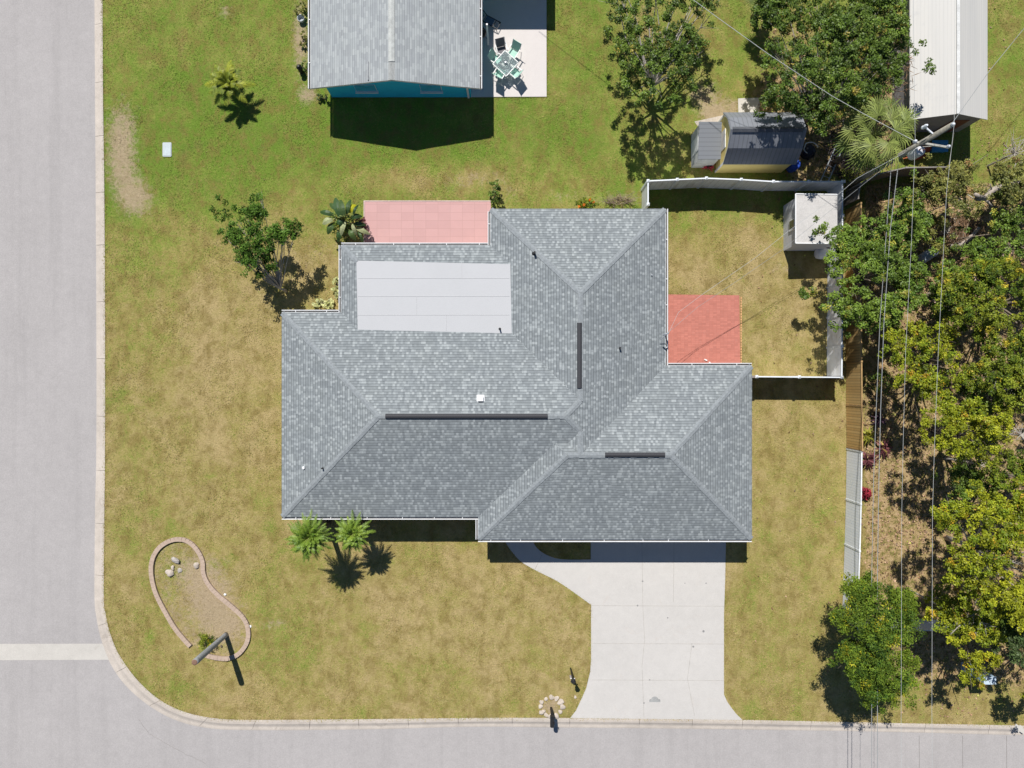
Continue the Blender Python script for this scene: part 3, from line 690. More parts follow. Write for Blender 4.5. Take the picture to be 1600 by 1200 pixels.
for y in (yS+.05, yN-.05): t.beam((wx+.0,y,0), (wx+.0,y,1.9), .05, .1)
t.box((wx,ym-.5,0), (x0-.002,ym+.5,1.95)); t.build('white_trim', M_white, ys_)
ann = thing('lean_to_shed', P(1106,230), 'small white lean-to shed with grey metal roof against the yellow shed', 'shed')
hA, hB = 1.75, 1.95; ax0, ax1, ay0, ay1 = P(1094,0,hB).x, x0-.2, P(0,247,hA).y, P(0,192,hB).y
t = MB(); t.add([(ax0-.06,ay0-.06,hA),(ax1,ay0-.06,hA),(ax1,ay1+.06,hB),(ax0-.06,ay1+.06,hB)], [(0,1,2,3)]); t.add([(ax0-.06,ay0-.06,hA-.05),(ax1,ay0-.06,hA-.05),(ax1,ay1+.06,hB-.05),(ax0-.06,ay1+.06,hB-.05)], [(3,2,1,0)])
t.add([(ax0-.06,ay0-.06,hA-.05),(ax1,ay0-.06,hA-.05),(ax1,ay0-.06,hA),(ax0-.06,ay0-.06,hA),(ax0-.06,ay1+.06,hB-.05),(ax0-.06,ay1+.06,hB)], [(0,1,2,3),(4,0,3,5)])
def mroof2():
    t = NT('grey_ribbed_metal'); sx = t.n('SeparateXYZ'); t.l(t.geo(), sx.inputs[0]); fr = t.math('FRACT', t.math('DIVIDE', sx.outputs[1], .23))
    ln = t.ramp(fr, [(0., .75), (.12, .75), (.2, 1.), (1., 1.)]); return t.fin(t.mix(1.0, (.19,.20,.215), ln, 'MULTIPLY'), .5)
t.build('roof', mroof2(), ann)
t = MB(); t.box((ax0,ay0,0), (ax1-.05,ay1,hA-.06)); t.build('wall', plain('pale_siding', (.55,.55,.54), .8), ann)
t = MB(); t.box((ax0-.03,(ay0+ay1)/2-.4,.1), (ax0-.002,(ay0+ay1)/2+.4,1.6)); t.build('door', M_white, ann)

# ---- small grey shed inside the white fence
gs = thing('garden_shed', P(1255,360), 'small white shed with flat pale grey roof in the corner of the white fence', 'shed')
hs = 2.3; gx0, gx1, gyS, gyN = P(1243,0,hs).x, P(1306,0,hs-.3).x, P(0,380,hs).y, P(0,303,hs).y
t = MB(); t.add([(gx0,gyS,hs),(gx1,gyS,hs-.12),(gx1,gyN,hs-.12),(gx0,gyN,hs),(gx0,gyS,hs-.07),(gx1,gyS,hs-.19),(gx1,gyN,hs-.19),(gx0,gyN,hs-.07)], [(0,1,2,3),(7,6,5,4),(0,4,5,1),(3,2,6,7),(0,3,7,4),(1,5,6,2)])
gr = t.build('roof', sheetmat('pale_roll_roofing', (.52,.50,.48), .12, (.35,.34,.33), .6, 20), gs)
t = MB()
for a_, b_ in (((gx0,gyS,hs+.01),(gx0,gyN,hs+.01)),((gx0,gyS,hs+.01),(gx1,gyS,hs-.11)),((gx0,gyN,hs+.01),(gx1,gyN,hs-.11))): t.beam(a_, b_, .05, .05)
t.build('drip_edge', M_white, gr)
t = MB(); sx0, sy0 = P(1224,0).x+.0, P(0,392).y
t.box((sx0+.0,sy0,0), (gx1-.05,gyN-.08,hs-.22)); t.build('wall', plain('pale_grey_siding', (.56,.57,.60), .8, .04), gs)
wyy = P(0,358).y; t = MB(); t.box((sx0-.06,wyy-.35,1.0), (sx0-.002,wyy+.25,1.75)); wn_ = t.build('window', M_white, gs)
t = MB(); t.box((sx0-.07,wyy-.28,1.07), (sx0-.061,wyy+.18,1.68)); t.build('pane', M_glass, wn_)
t = MB(); c = P(1281,398); t.M = Matrix.Translation(c+Vector((0,0,.35))) @ Matrix.Rotation(R(90), 4, 'Y')
t.lathe((0,0,0), [(.02,-.42),(.18,-.40),(.27,-.32),(.3,-.2),(.3,.2),(.27,.32),(.18,.40),(.02,.42)], 18)
tk = thing('gas_tank', c, 'white rounded tank lying against the south wall of the pale flat-roofed shed', 'tank'); t.build('tank_body', M_white, tk, True)
for x in (-.21, .21): t = MB(); t.box(c+Vector((x-.04,-.2,0)), c+Vector((x+.04,.2,.12))); t.build('tank_foot', M_steel, tk)

# ------------------------------------------------------------------ fences
def plankmat(name, cols, wd, axis_, gap=.5):
    t = NT(name); sx = t.n('SeparateXYZ'); t.l(t.geo(), sx.inputs[0]); a = t.math('DIVIDE', sx.outputs[axis_], wd)
    w1 = t.n('TexWhiteNoise', noise_dimensions='1D'); t.l(t.math('FLOOR', a), w1.inputs['W'])
    f = t.math('ADD', t.math('MULTIPLY', w1.outputs[0], .6), t.math('MULTIPLY', t.noise(3, 4, .7), .4))
    c = t.mix(f, cols[0], cols[1]); ln = t.ramp(t.math('FRACT', a), [(0., gap), (.10, gap), (.16, 1.), (1., 1.)])
    return t.fin(t.mix(1.0, c, ln, 'MULTIPLY'), .85, 0, None)
def vinylmat():
    t = NT('white_vinyl_boards'); sx = t.n('SeparateXYZ'); t.l(t.geo(), sx.inputs[0]); fr = t.math('FRACT', t.math('DIVIDE', sx.outputs[0], .3))
    ln = t.ramp(fr, [(0., .85), (.1, .85), (.16, 1.), (1., 1.)]); st = t.noise(1, 4, .7, t.scaled(1.6, .4, .5))
    c = t.mix(t.ramp(st, [(.5, 0.), (.62, .6)]), (.84,.86,.88), (.50,.49,.44)); return t.fin(t.mix(1.0, c, ln, 'MULTIPLY'), .5, 0, None)
def fence(name, label, runs, h, mat, postmat, step, thick=.05, cap=True, cat='fence', rail=True):
    c = P(*runs[0][0]); f_ = thing(name, c, label, cat)
    for run in runs:
        pts = [P(*q) for q in run]
        for a_, b_ in zip(pts[:-1], pts[1:]):
            L = (b_-a_).length; n = max(1, round(L/step))
            for i in range(n):
                p, q = a_.lerp(b_, i/n), a_.lerp(b_, (i+1)/n)
                hj = h+random.uniform(-.01, .01); t = MB(); t.beam(p+Vector((0,0,hj/2)), q+Vector((0,0,hj/2)), thick*.7, hj-.06); t.build('panel', mat, f_)
                if rail: t = MB(); t.beam(p+Vector((0,0,h)), q+Vector((0,0,h)), thick*1.3, .06); t.build('rail', postmat, f_)
        m = []
        for a_, b_ in zip(pts[:-1], pts[1:]):
            L = (b_-a_).length; n = max(1, round(L/step)); m += [a_.lerp(b_, i/n) for i in range(n)]
        for p in m+[pts[-1]]:
            t = MB(); s_ = .06 if cap else .045; t.box(p+Vector((-s_,-s_,0)), p+Vector((s_,s_,h+.06)))
            if cap: t.add([p+Vector((x,y,h+.06)) for x, y in ((-.08,-.08),(.08,-.08),(.08,.08),(-.08,.08))]+[p+Vector((0,0,h+.13))], [(3,2,1,0),(0,1,4),(1,2,4),(2,3,4),(3,0,4)])
            t.build('post', postmat, f_)
    return f_
M_vpl = vinylmat()
fence('white_fence', 'white vinyl privacy fence around three sides of the back yard', [[(1003,332),(1003,297),(1090,293),(1142,295),(1190,298),(1295,298)],[(1293,298),(1293,450),(1292,590)],[(1292,590),(1165,589)]], 1.83, M_vpl, M_vinyl, 1.85)
fence('wooden_fence', 'golden brown board fence running beside the white fence', [[(1321,330),(1321,500),(1323,699)]], 1.83, plankmat('golden_boards', ((.50,.31,.11),(.68,.47,.20)), .15, 1, .45), plain('golden_rail', (.42,.27,.12), .9), 2.4, .05, False)
fence('grey_fence', 'pale bluish grey vinyl fence south of the wooden fence', [[(1323,701),(1322,780),(1320,850),(1318,905),(1316,965)]], 1.75, plankmat('pale_boards', ((.80,.83,.87),(.88,.90,.93)), .15, 1, .8), plain('pale_rail', (.75,.78,.82), .6), 2.4, .05, False)
fence('shaded_fence', 'pale fence running east under the yellow-green trees', [[(1320,968),(1400,968),(1500,969),(1640,973)]], 1.75, plankmat('pale_boards_shade_tone', ((.48,.54,.62),(.58,.64,.72)), .15, 0, .8), plain('pale_rail', (.60,.63,.68), .6), 2.4, .05, False)  # tree shade put into the board colour, darker and bluer than grey_fence
fence('weathered_fence', 'weathered grey-brown fence behind the utility pole', [[(1318,322),(1322,300),(1350,285),(1390,276),(1460,275)]], 1.7, plankmat('weathered_boards', ((.16,.135,.115),(.26,.23,.20)), .15, 0, .5), plain('weathered_rail', (.24,.22,.2), .9), 2.4, .05, False)
fence('slat_gate', 'old upright wooden slats beside the metal-roofed building', [[(1397,170),(1393,60)]], 1.7, plankmat('old_slats', ((.28,.24,.17),(.45,.40,.30)), .15, 1, .4), plain('old_rail', (.40,.35,.25), .9), 2.2, .05, False)

# ------------------------------------------------------------------ foliage
def leafcards(centres, n, sig, L, W, flat=.6, seed=0, hue=None):
    r_ = np.random.default_rng(seed); K = len(centres)
    c = np.repeat(centres, n, axis=0); N = len(c)
    off = r_.normal(0, 1, (N, 3)); off /= np.linalg.norm(off, axis=1, keepdims=True)+1e-9; off *= (r_.uniform(0, 1, (N, 1))**.5)*sig
    off[:,2] *= flat; c = c+off
    nrm = r_.normal(0, .55, (N, 3)); nrm[:,2] = np.abs(nrm[:,2])+.55; nrm += off/sig*.5; nrm /= np.linalg.norm(nrm, axis=1, keepdims=True)
    d = r_.normal(0, 1, (N, 3)); d -= (d*nrm).sum(1, keepdims=True)*nrm; d /= np.linalg.norm(d, axis=1, keepdims=True)
    s_ = np.cross(nrm, d); l = L*r_.uniform(.6, 1.25, (N, 1)); w_ = W*r_.uniform(.7, 1.2, (N, 1))
    v = np.stack([c-d*l*.5, c+s_*w_*.5+d*l*.05, c+d*l*.5, c-s_*w_*.5+d*l*.05], 1)
    hk = r_.uniform(0, 1, K) if hue is None else hue; hv = r_.uniform(.2, .8, K); hc = r_.uniform(0, 1, K)
    col = np.stack([np.clip(np.repeat(hk, n)+r_.normal(0, .18, N), 0, 1), np.clip(np.repeat(hv, n)+r_.normal(0, .18, N), 0, 1), np.clip(np.repeat(hc, n)+r_.normal(0, .03, N), 0, 1)], -1)
    return v.reshape(-1, 3), col
LM = dict(
  dark=leafmat('dark_green_leaves', (.055,.105,.012), (.16,.235,.03), (.34,.27,.05), .45),
  mid=leafmat('mid_green_leaves', (.075,.14,.018), (.20,.29,.035), (.36,.34,.05), .4),
  yel=leafmat('yellow_green_leaves', (.13,.19,.012), (.38,.385,.02), (.52,.34,.03), .3),
  oliv=leafmat('olive_leaves', (.12,.14,.035), (.26,.25,.06), (.34,.20,.08), .3),
  brt=leafmat('bright_green_leaves', (.075,.135,.015), (.27,.30,.025), (.44,.36,.03), .25),
  euc=leafmat('grey_green_leaves', (.06,.10,.03), (.14,.18,.06), (.24,.17,.08), .3))
def tree(name, label, poly, h0, h1, mat, seed, dens=13, leaves=48, sig=.22, L=.125, W=.07, base=None, bark=None, gaps=.25, group=None, extra=(), nl=7, br=.9, trunk_r=.16, twigs=0):
    r_ = np.random.default_rng(seed); P_ = np.array(poly, float)
    if group: P_ = P_.mean(0)+(P_-P_.mean(0))*1.13; poly = [tuple(p) for p in P_]
    x0, y0 = P_.min(0); x1, y1 = P_.max(0); cx, cy = P_.mean(0); hm = (h0+h1)/2
    m = (1-hm/H)/S; A = area([tuple(p) for p in poly])*m*m
    # boughs: rounded masses inside the outline
    nb = max(5, int(A/(br*br*.9))); bl = []
    while len(bl) < nb:
        x, y = r_.uniform(x0, x1), r_.uniform(y0, y1)
        if inpoly(np.array([x]), np.array([y]), poly)[0]:
            ex_ = min(1, math.hypot((x-cx)/(x1-x0), (y-cy)/(y1-y0))*2); bl.append((x, y, h1-(h1-h0)*ex_**1.6*r_.uniform(.5, 1), br*r_.uniform(.55, 1.15)))
    for e_ in extra: bl.append(e_)
    cs = []; hues = []; K = int(A*dens*2.1)
    wts = np.array([b[3]**2 for b in bl]); wts /= wts.sum(); bh = r_.uniform(0, 1, len(bl))
    while len(cs) < K:
        i = r_.choice(len(bl), p=wts); b = bl[i]; q = P(b[0], b[1], b[2]); u = r_.normal(0, 1, 3); u /= np.linalg.norm(u); rr = b[3]*r_.uniform(.55, 1)**.5
        p = np.array(q)+u*rr*np.array([1, 1, .6])
        k = 1/(1-p[2]/H)*S; ppx, ppy = 800+p[0]*k, 600-p[1]*k
        if len(extra) and i >= len(bl)-len(extra) or inpoly(np.array([ppx]), np.array([ppy]), poly)[0] or r_.uniform() < .12:
            cs.append(p); hues.append(np.clip(bh[i]*.6+r_.uniform(0, .4), 0, 1))
    b0 = P(base[0], base[1]) if base else P(cx, cy, hm)*1.0
    b0 = Vector((b0.x, b0.y, 0))*(1 if base else 1.07); root = thing(name, b0, label, 'tree', group)
    v, c = leafcards(np.array(cs), leaves, sig, L, W, .65, seed, np.array(hues)); npmesh('crown', v, 4, mat, root, c)
    t = MB(); fork = b0+Vector((0,0,h0*.45)); t.tube([b0-Vector((0,0,.1)), b0+Vector((.03,.02,h0*.2)), fork], [trunk_r*1.0, trunk_r*.75, trunk_r*.5], 9)
    for b in bl[:22]:
        q = P(b[0], b[1], b[2]-.1); mid = fork.lerp(q, .5)+Vector((r_.normal(0,.15), r_.normal(0,.15), .25)); t.tube([fork, fork.lerp(mid,.5)+Vector((r_.normal(0,.06), r_.normal(0,.06), .02)), mid, q], [trunk_r*.42, trunk_r*.32, trunk_r*.2, .012], 6, False)
        for _ in range(3):
            e_ = q+Vector((r_.normal(0,.5), r_.normal(0,.5), r_.normal(.05,.25)))*b[3]; t.tube([mid.lerp(q,.6), e_], [.018, .005], 4, False)
    t.build('trunk', bark or M_bark, root, True)
    return root
tree('broadleaf_tree', 'tall dark green tree top centre, left of the yellow shed', [(958,-60),(950,20),(946,60),(962,92),(972,132),(1000,170),(1035,180),(1068,165),(1078,125),(1085,95),(1108,88),(1112,40),(1122,0),(1110,-60)], 3.0, 5.6, LM['dark'], 11, dens=6.5, base=(1012,150), bark=M_bark2)
tree('broadleaf_tree', 'broad dense green tree top right overhanging the metal-roofed building', [(1185,-60),(1176,20),(1182,80),(1198,115),(1192,158),(1225,176),(1262,185),(1285,215),(1312,180),(1345,160),(1395,140),(1412,120),(1424,60),(1415,20),(1400,-60)], 3.2, 6.5, LM['dark'], 12, dens=11.5, base=(1255,190), extra=((1240,60,5,.9),(1225,20,5,.9),(1330,30,5,.9),(1370,60,4.6,.8),(1300,110,5,.9),(1440,75,4.6,.35),(1452,108,4.4,.4),(1432,120,4.5,.35)), bark=M_bark2)
tree('broadleaf_tree', 'loose dark green tree leaning over the west lawn beside the house corner', [(333,303),(365,312),(380,318),(398,300),(410,305),(416,335),(405,352),(425,355),(443,342),(458,350),(470,350),(466,366),(450,378),(430,384),(428,402),(440,418),(440,430),(410,432),(388,430),(370,405),(360,385),(340,368),(333,345),(340,330)], 2.2, 3.8, leafmat('deep_green_leaves', (.045,.10,.015), (.12,.215,.03)), 13, dens=12, leaves=34, sig=.2, L=.12, base=(447,455), br=.42, trunk_r=.1, gaps=.4, bark=M_bark2)
tree('broadleaf_tree', 'round green tree crowding the top of the wooden fence', [(1350,302),(1380,292),(1430,296),(1452,330),(1458,375),(1430,392),(1392,396),(1350,384),(1322,358),(1330,325)], 2.8, 4.6, LM['mid'], 14, dens=9)
tree('broadleaf_tree', 'bushy green tree spreading over the white fence beside the flat-roofed shed', [(1265,350),(1290,365),(1320,345),(1370,385),(1430,400),(1450,425),(1445,460),(1420,498),(1395,510),(1340,508),(1300,490),(1296,440),(1290,400)], 3.0, 5.0, LM['mid'], 15, dens=14, base=(1325,440), extra=((1278,355,3.4,.45),(1262,455,2.3,.35)))
WG = 'trees of the wooded lot on the right'
for i, (lab, poly, a_, b_, mt, dn) in enumerate([
  ('olive-leaved tree just right of the long power wires below the metal-roofed building', [(1440,285),(1470,268),(1500,258),(1545,262),(1550,300),(1520,335),(1480,350),(1445,345),(1425,315)], 2.5, 4.2, 'oliv', 7),
  ('green-olive tree at the right edge above the fallen grey trunk', [(1545,262),(1600,250),(1660,262),(1660,330),(1600,345),(1565,300)], 2.5, 4.0, 'oliv', 7),
  ('dark green tree at the right edge below the fallen grey trunk', [(1510,350),(1560,335),(1660,330),(1660,420),(1600,430),(1540,425),(1500,395)], 2.2, 4.0, 'mid', 7),
  ('olive and rust coloured low tree left of the brown brush pile', [(1432,345),(1475,335),(1485,365),(1475,390),(1450,395)], 1.8, 3.0, 'oliv', 7),
  ('yellow-green tree at the right edge level with the red patio', [(1482,430),(1540,415),(1600,410),(1660,420),(1660,520),(1600,545),(1545,530),(1500,520),(1475,480)], 3.5, 5.6, 'brt', 9),
  ('yellow-green tree straddling the power wires level with the top of the wooden fence end', [(1388,525),(1430,508),(1500,520),(1522,555),(1505,605),(1468,632),(1440,612),(1400,598),(1385,560)], 3.2, 5.2, 'yel', 6.5),
  ('mixed green and rust tree at the right edge above the bright wide crown', [(1500,545),(1560,535),(1660,530),(1660,640),(1600,640),(1545,630),(1515,595)], 3.2, 5.4, 'brt', 7.5),
  ('bright lime tree right of the wires level with the garage ridge', [(1432,655),(1460,640),(1520,628),(1570,642),(1575,690),(1550,720),(1500,738),(1478,705),(1440,680)], 4.0, 6.2, 'yel', 8),
  ('orange-tinged green tree at the right edge below the lime tree', [(1545,735),(1580,700),(1660,690),(1660,790),(1600,790),(1560,775)], 3.5, 5.5, 'brt', 7),
  ('largest bright yellow-green tree at the lower right edge', [(1475,810),(1500,785),(1550,775),(1600,785),(1670,800),(1670,965),(1600,975),(1550,955),(1510,935),(1490,900),(1478,850)], 5.0, 8.0, 'yel', 10),
  ('yellow and orange tree over the blue-grey box near the road', [(1455,935),(1490,925),(1530,945),(1555,975),(1560,1015),(1548,1048),(1520,1068),(1495,1052),(1488,1010),(1455,975)], 3.6, 5.6, 'yel', 8.5),
  ('dark olive tree at the right edge near the road', [(1555,975),(1600,985),(1670,990),(1670,1050),(1600,1040),(1560,1020)], 3.0, 5.0, 'euc', 6),
  ('small yellow-green tree at the bottom right corner by the road', [(1585,1070),(1610,1060),(1670,1070),(1670,1100),(1600,1095)], 3.0, 4.5, 'yel', 8),
  ('low dark green tree between the stone edging and the yellow-green tree at the right edge', [(1462,400),(1500,410),(1512,450),(1490,500),(1462,480)], 1.8, 3.2, 'mid', 8),
  ('low dark green tree under the gap between the lime tree and the tree above it', [(1500,600),(1545,600),(1560,640),(1520,650)], 2.0, 3.6, 'dark', 9),
  ('dark green understorey tree between the lime tree and the largest bright tree', [(1495,735),(1545,720),(1570,770),(1530,790),(1495,775)], 2.2, 4.0, 'dark', 9),
  ('dark understorey tree between the largest bright tree and the pale shaded fence', [(1500,930),(1560,950),(1640,960),(1640,1000),(1560,990)], 2.2, 4.0, 'dark', 9)]):
    tree('woodland_tree', lab, poly, a_, b_, LM[mt], 40+i, dens=dn, group=WG, bark=M_bark2 if i % 3 == 0 else M_bark)
tree('feathery_tree', 'feathery bright green tree over the bottom end of the pale grey fence', [(1322,912),(1345,905),(1400,920),(1430,926),(1428,975),(1452,1035),(1440,1072),(1410,1086),(1370,1098),(1335,1070),(1316,1010),(1298,965)], 3.6, 5.8, leafmat('feathery_green_leaves', (.04,.095,.018), (.20,.27,.025), (.42,.40,.03)), 70, dens=20, leaves=44, sig=.28, L=.16, W=.05, base=(1350,960))

def shrub(name, label, px_, py_, r_, h_, mat, seed, L=.12, W=.06, n=40, leaves=16, cat='shrub', sx=1, sy=1, group=None):
    q = P(px_, py_, h_*.5); b0 = Vector((q.x, q.y, 0)); root = thing(name, b0, label, cat, group); g_ = np.random.default_rng(seed)
    u = g_.normal(0, 1, (n, 3)); u /= np.linalg.norm(u, axis=1, keepdims=True); u *= g_.uniform(.3, 1, (n, 1))**.5
    cs = np.array([q.x, q.y, h_*.52])+u*np.array([r_*sx, r_*sy, h_*.42])
    v, c = leafcards(cs, leaves, max(.08, r_*.28), L, W, .8, seed); npmesh('foliage', v, 4, mat, root, c)
    t = MB()
    for k in range(5): e_ = cs[k*(n//5)]; t.tube([b0+Vector((0,0,-.03)), b0.lerp(Vector(e_), .5)+Vector((0,0,.1)), Vector(e_)], [.025, .018, .008], 5, False)
    t.build('stem', M_bark, root); return root
M_var = leafmat('pale_variegated_leaves', (.42,.44,.16), (.66,.66,.34), (.25,.30,.08))
M_redl = leafmat('red_leaves', (.22,.02,.03), (.45,.05,.08), (.30,.12,.08))
M_wine = leafmat('wine_leaves', (.10,.03,.04), (.25,.10,.10), (.40,.30,.08))
M_orange = leafmat('orange_petals', (.6,.12,.02), (.8,.25,.04))
shrub('shrub', 'narrow dark green shrub at the corner of the pink patio and the roof', 773,300,.36,1.7, LM['dark'], 81, sy=1.9, n=46)
fl = shrub('flowering_shrub', 'low bright green shrub with orange flowers against the north eave', 917,318,.5,.9, LM['brt'], 82, sx=1.3, sy=.6, n=40)
v, c = leafcards(np.array([P(922,312,.9), P(928,316,.95), P(905,322,.9), P(912,320,1.0)]), 14, .09, .07, .06, 1, 5); npmesh('blossom', v, 4, M_orange, fl, c)
shrub('ground_cover_plant', 'pale yellow-green leafy plant against the short west-facing eave', 526,448,.34,.5, M_var, 83, .2, .1, 26, 9, 'plant', .7, 2.0)
shrub('ground_cover_plant', 'pale yellow-green leafy plant along the north-facing eave of the west wing', 505,474,.34,.5, M_var, 84, .2, .1, 26, 9, 'plant', 2.2, .8)
shrub('shrub', 'small dark plant beside the corner of the turquoise house roof', 476,105,.3,.8, LM['dark'], 85, n=16)
shrub('shrub', 'sparse olive plant in the pale gravel strip at the very top', 470,15,.35,.6, LM['oliv'], 86, sx=.8, sy=1.6, n=14)
shrub('shrub', 'grassy olive plant midway along the pale gravel strip', 475,60,.32,.5, LM['oliv'], 87, sx=.8, sy=1.8, n=16)
shrub('shrub', 'straggly green plant under the corner of the turquoise gable', 505,152,.32,.5, LM['euc'], 88, sx=1.4, sy=.6, n=12)
shrub('shrub', 'green ferny bush at the foot of the bare leaning trunk', 322,1003,.5,.7, LM['brt'], 89, .2, .03, 34, 18)
shrub('shrub', 'small red-leaved plant beside the pale grey fence', 1351,770,.36,.6, M_redl, 90, .2, .06, 26, 14)
shrub('shrub', 'dark shrub in the shade right of the red-leaved plant clump', 1375,600,.7,1.0, LM['dark'], 91, n=30)
shrub('shrub', 'tall green shrub squeezed against the metal-roofed building at the top', 1398,25,.6,2.0, LM['dark'], 92, n=50, sx=.8, sy=1.6)
shrub('shrub', 'rusty green bush under the power wires near the weathered fence', 1455,275,.7,1.6, LM['oliv'], 93, n=46, sx=1.4)
# bare twiggy shrub
b0 = P(965,318); root = thing('twiggy_shrub', b0, 'leafless brown twiggy shrub between the orange-flowered shrub and the white fence', 'shrub'); t = MB()
for k in range(70):
    a = random.uniform(0, 6.28); l = random.uniform(.3, 1.1); s0 = b0+Vector((random.uniform(-.7,.7), random.uniform(-.1,.25), 0)); e_ = s0+Vector((math.cos(a)*l*.8, math.sin(a)*l*.35+.1, random.uniform(.3,.8)))
    t.tube([s0, s0.lerp(e_,.5)+Vector((random.uniform(-.08,.08), random.uniform(-.08,.08), .05)), e_], [.014,.01,.005], 4, False)
t.build('branches', plain('dry_twig', (.34,.26,.2), .9), root)

# ---- palms
def pinnate(t_v, t_c, rach, b0, az, L, el, droop, width, r_, hue, nl=26, lw=.035):
    pts = []
    for i in range(nl+1):
        s_ = i/nl; hor = L*(s_-.08*s_*s_); z = math.sin(el)*L*s_-droop*L*s_*s_; c_ = math.cos(el)
        pts.append(Vector((b0.x+math.cos(az)*hor*c_, b0.y+math.sin(az)*hor*c_, b0.z+z)))
    rach.tube([pts[0], pts[nl//3], pts[2*nl//3], pts[-1]], [.03,.02,.012,.004], 4, False)
    for i in range(3, nl):
        d = (pts[i+1]-pts[i]).normalized(); sd = d.cross(Vector((0,0,1))).normalized(); w_ = width*math.sin(math.pi*min(1,(i/nl)*.85+.12))
        for s_ in (-1, 1):
            tip = pts[i]+(sd*s_*.8+d*.75).normalized()*w_*r_.uniform(.85,1.1)+Vector((0,0,-w_*.22+r_.normal(0,.02)))
            e_ = d*lw*.7
            t_v += [pts[i]-e_, pts[i]+e_, tip+e_*.25, tip-e_*.25]; t_c.append((np.clip(hue+r_.normal(0,.1),0,1), r_.uniform(.3,.8), r_.uniform(0,.85)))
def palm(name, label, px_, py_, h_, L, nf, mat, seed, width=.3, droop=.55, hues=(.2,.8), group=None, nl=26, lw=.035, trunk=.14):
    q = P(px_, py_, h_); root = thing(name, Vector((q.x,q.y,0)), label, 'palm', group); r_ = np.random.default_rng(seed)
    for k in range(nf):
        tv, tc_, rc = [], [], MB()
        rank = k/nf; el = R(75)-R(80)*rank; az = k*2.39996+r_.normal(0,.12)
        pinnate(tv, tc_, rc, q, az, L*r_.uniform(.85,1.1)*(.75+.3*rank), el, droop*(.6+.5*(1-rank)), width, r_, r_.uniform(*hues), nl, lw)
        fr_ = npmesh('frond', np.array(tv), 4, mat, root, np.array(tc_)); rc.build('rachis', M_rach, fr_)
    t = MB(); t.tube([(q.x,q.y,-.05),(q.x,q.y,h_*.5),(q.x,q.y,h_)], [trunk*1.2, trunk, trunk*.9], 10); t.build('trunk', M_bark, root, True); return root
M_rach = plain('palm_rachis', (.22,.26,.07), .6)
M_palm = leafmat('palm_leaflets', (.07,.15,.015), (.25,.35,.04), (.62,.62,.30), .5)
M_palmy = leafmat('yellowing_palm', (.06,.13,.02), (.30,.32,.03), (.5,.3,.03), .4)
palm('palm', 'round-headed palm nearest the southwest roof corner', 482,840,4.05,1.4,84, M_palm, 101, .19, .4, (.2,.8), 'pair of palms against the south eave', 26, .03)
palm('palm', 'second round-headed palm, right of the corner one, darker crown centre', 551,834,3.1,1.18,78, M_palm, 102, .17, .45, (.25,.95), 'pair of palms against the south eave', 26, .03)
palm('palm', 'small young palm with yellowing fronds alone on the north lawn', 355,130,1.3,1.45,22, M_palmy, 103, .30, .5, (.4,1), None, 22, .06, .1)
def fanpalm(name, label, px_, py_, h_, L, nf, mat, seed, rad=.6, squash=1.0):
    q = P(px_, py_, h_); root = thing(name, Vector((q.x,q.y,0)), label, 'palm'); r_ = np.random.default_rng(seed)
    for k in range(nf):
        az = k*2.39996+r_.normal(0,.2); rank = k/nf; el = R(65)-R(85)*rank; l = L*r_.uniform(.75,1.1)
        hub = q+Vector((math.cos(az)*l*math.cos(el), math.sin(az)*l*math.cos(el), l*math.sin(el))); tv, tc_ = [], []; hue = r_.uniform(0,.8) if r_.uniform() > .12 else 1.0
        d = Vector((math.cos(az), math.sin(az), math.sin(el)*.5-.1)).normalized(); sd = d.cross(Vector((0,0,1))).normalized(); up = sd.cross(d)
        for j in range(20):
            a = (j/19-.5)*R(235); dr = (d*math.cos(a)+sd*math.sin(a)); l2 = rad*(1-.25*abs(a)/R(125))*r_.uniform(.85,1.1)
            mid = hub+dr*l2*.55+up*.02; tip = hub+dr*l2+Vector((0,0,-l2*.35*r_.uniform(.6,1.4))); w_ = dr.cross(up).normalized()*.034
            tv += [hub, mid-w_, tip, mid+w_]; tc_.append((np.clip(hue+r_.normal(0,.08),0,1), r_.uniform(.25,.85), .95 if hue == 1 else r_.uniform(0,.8)))
        f_ = npmesh('frond', np.array(tv), 4, mat, root, np.array(tc_)); t = MB(); t.tube([q, q.lerp(hub,.5)+Vector((0,0,.06)), hub], [.025,.018,.012], 5, False); t.build('stalk', M_rach, f_)
    t = MB(); t.tube([(q.x,q.y,-.05),(q.x,q.y,h_*.5),(q.x,q.y,h_)], [.17,.13,.15], 10); t.build('trunk', M_bark, root, True); return root
M_fan = leafmat('fan_palm_leaves', (.10,.15,.03), (.30,.34,.09), (.6,.42,.08), .3)
fanpalm('fan_palm', 'big shaggy fan palm between the yellow shed and the utility pole', 1366,212,4.6,1.4,30, M_fan, 111, .9)
fanpalm('fan_palm', 'fan palm partly cut off by the top edge above the broad dense tree', 1200,-8,2.4,.6,14, M_fan, 112, .6)
fanpalm('fan_palm', 'small fan palm in the undergrowth right of the weathered fence', 1575,300,1.6,.5,10, M_fan, 113, .6)
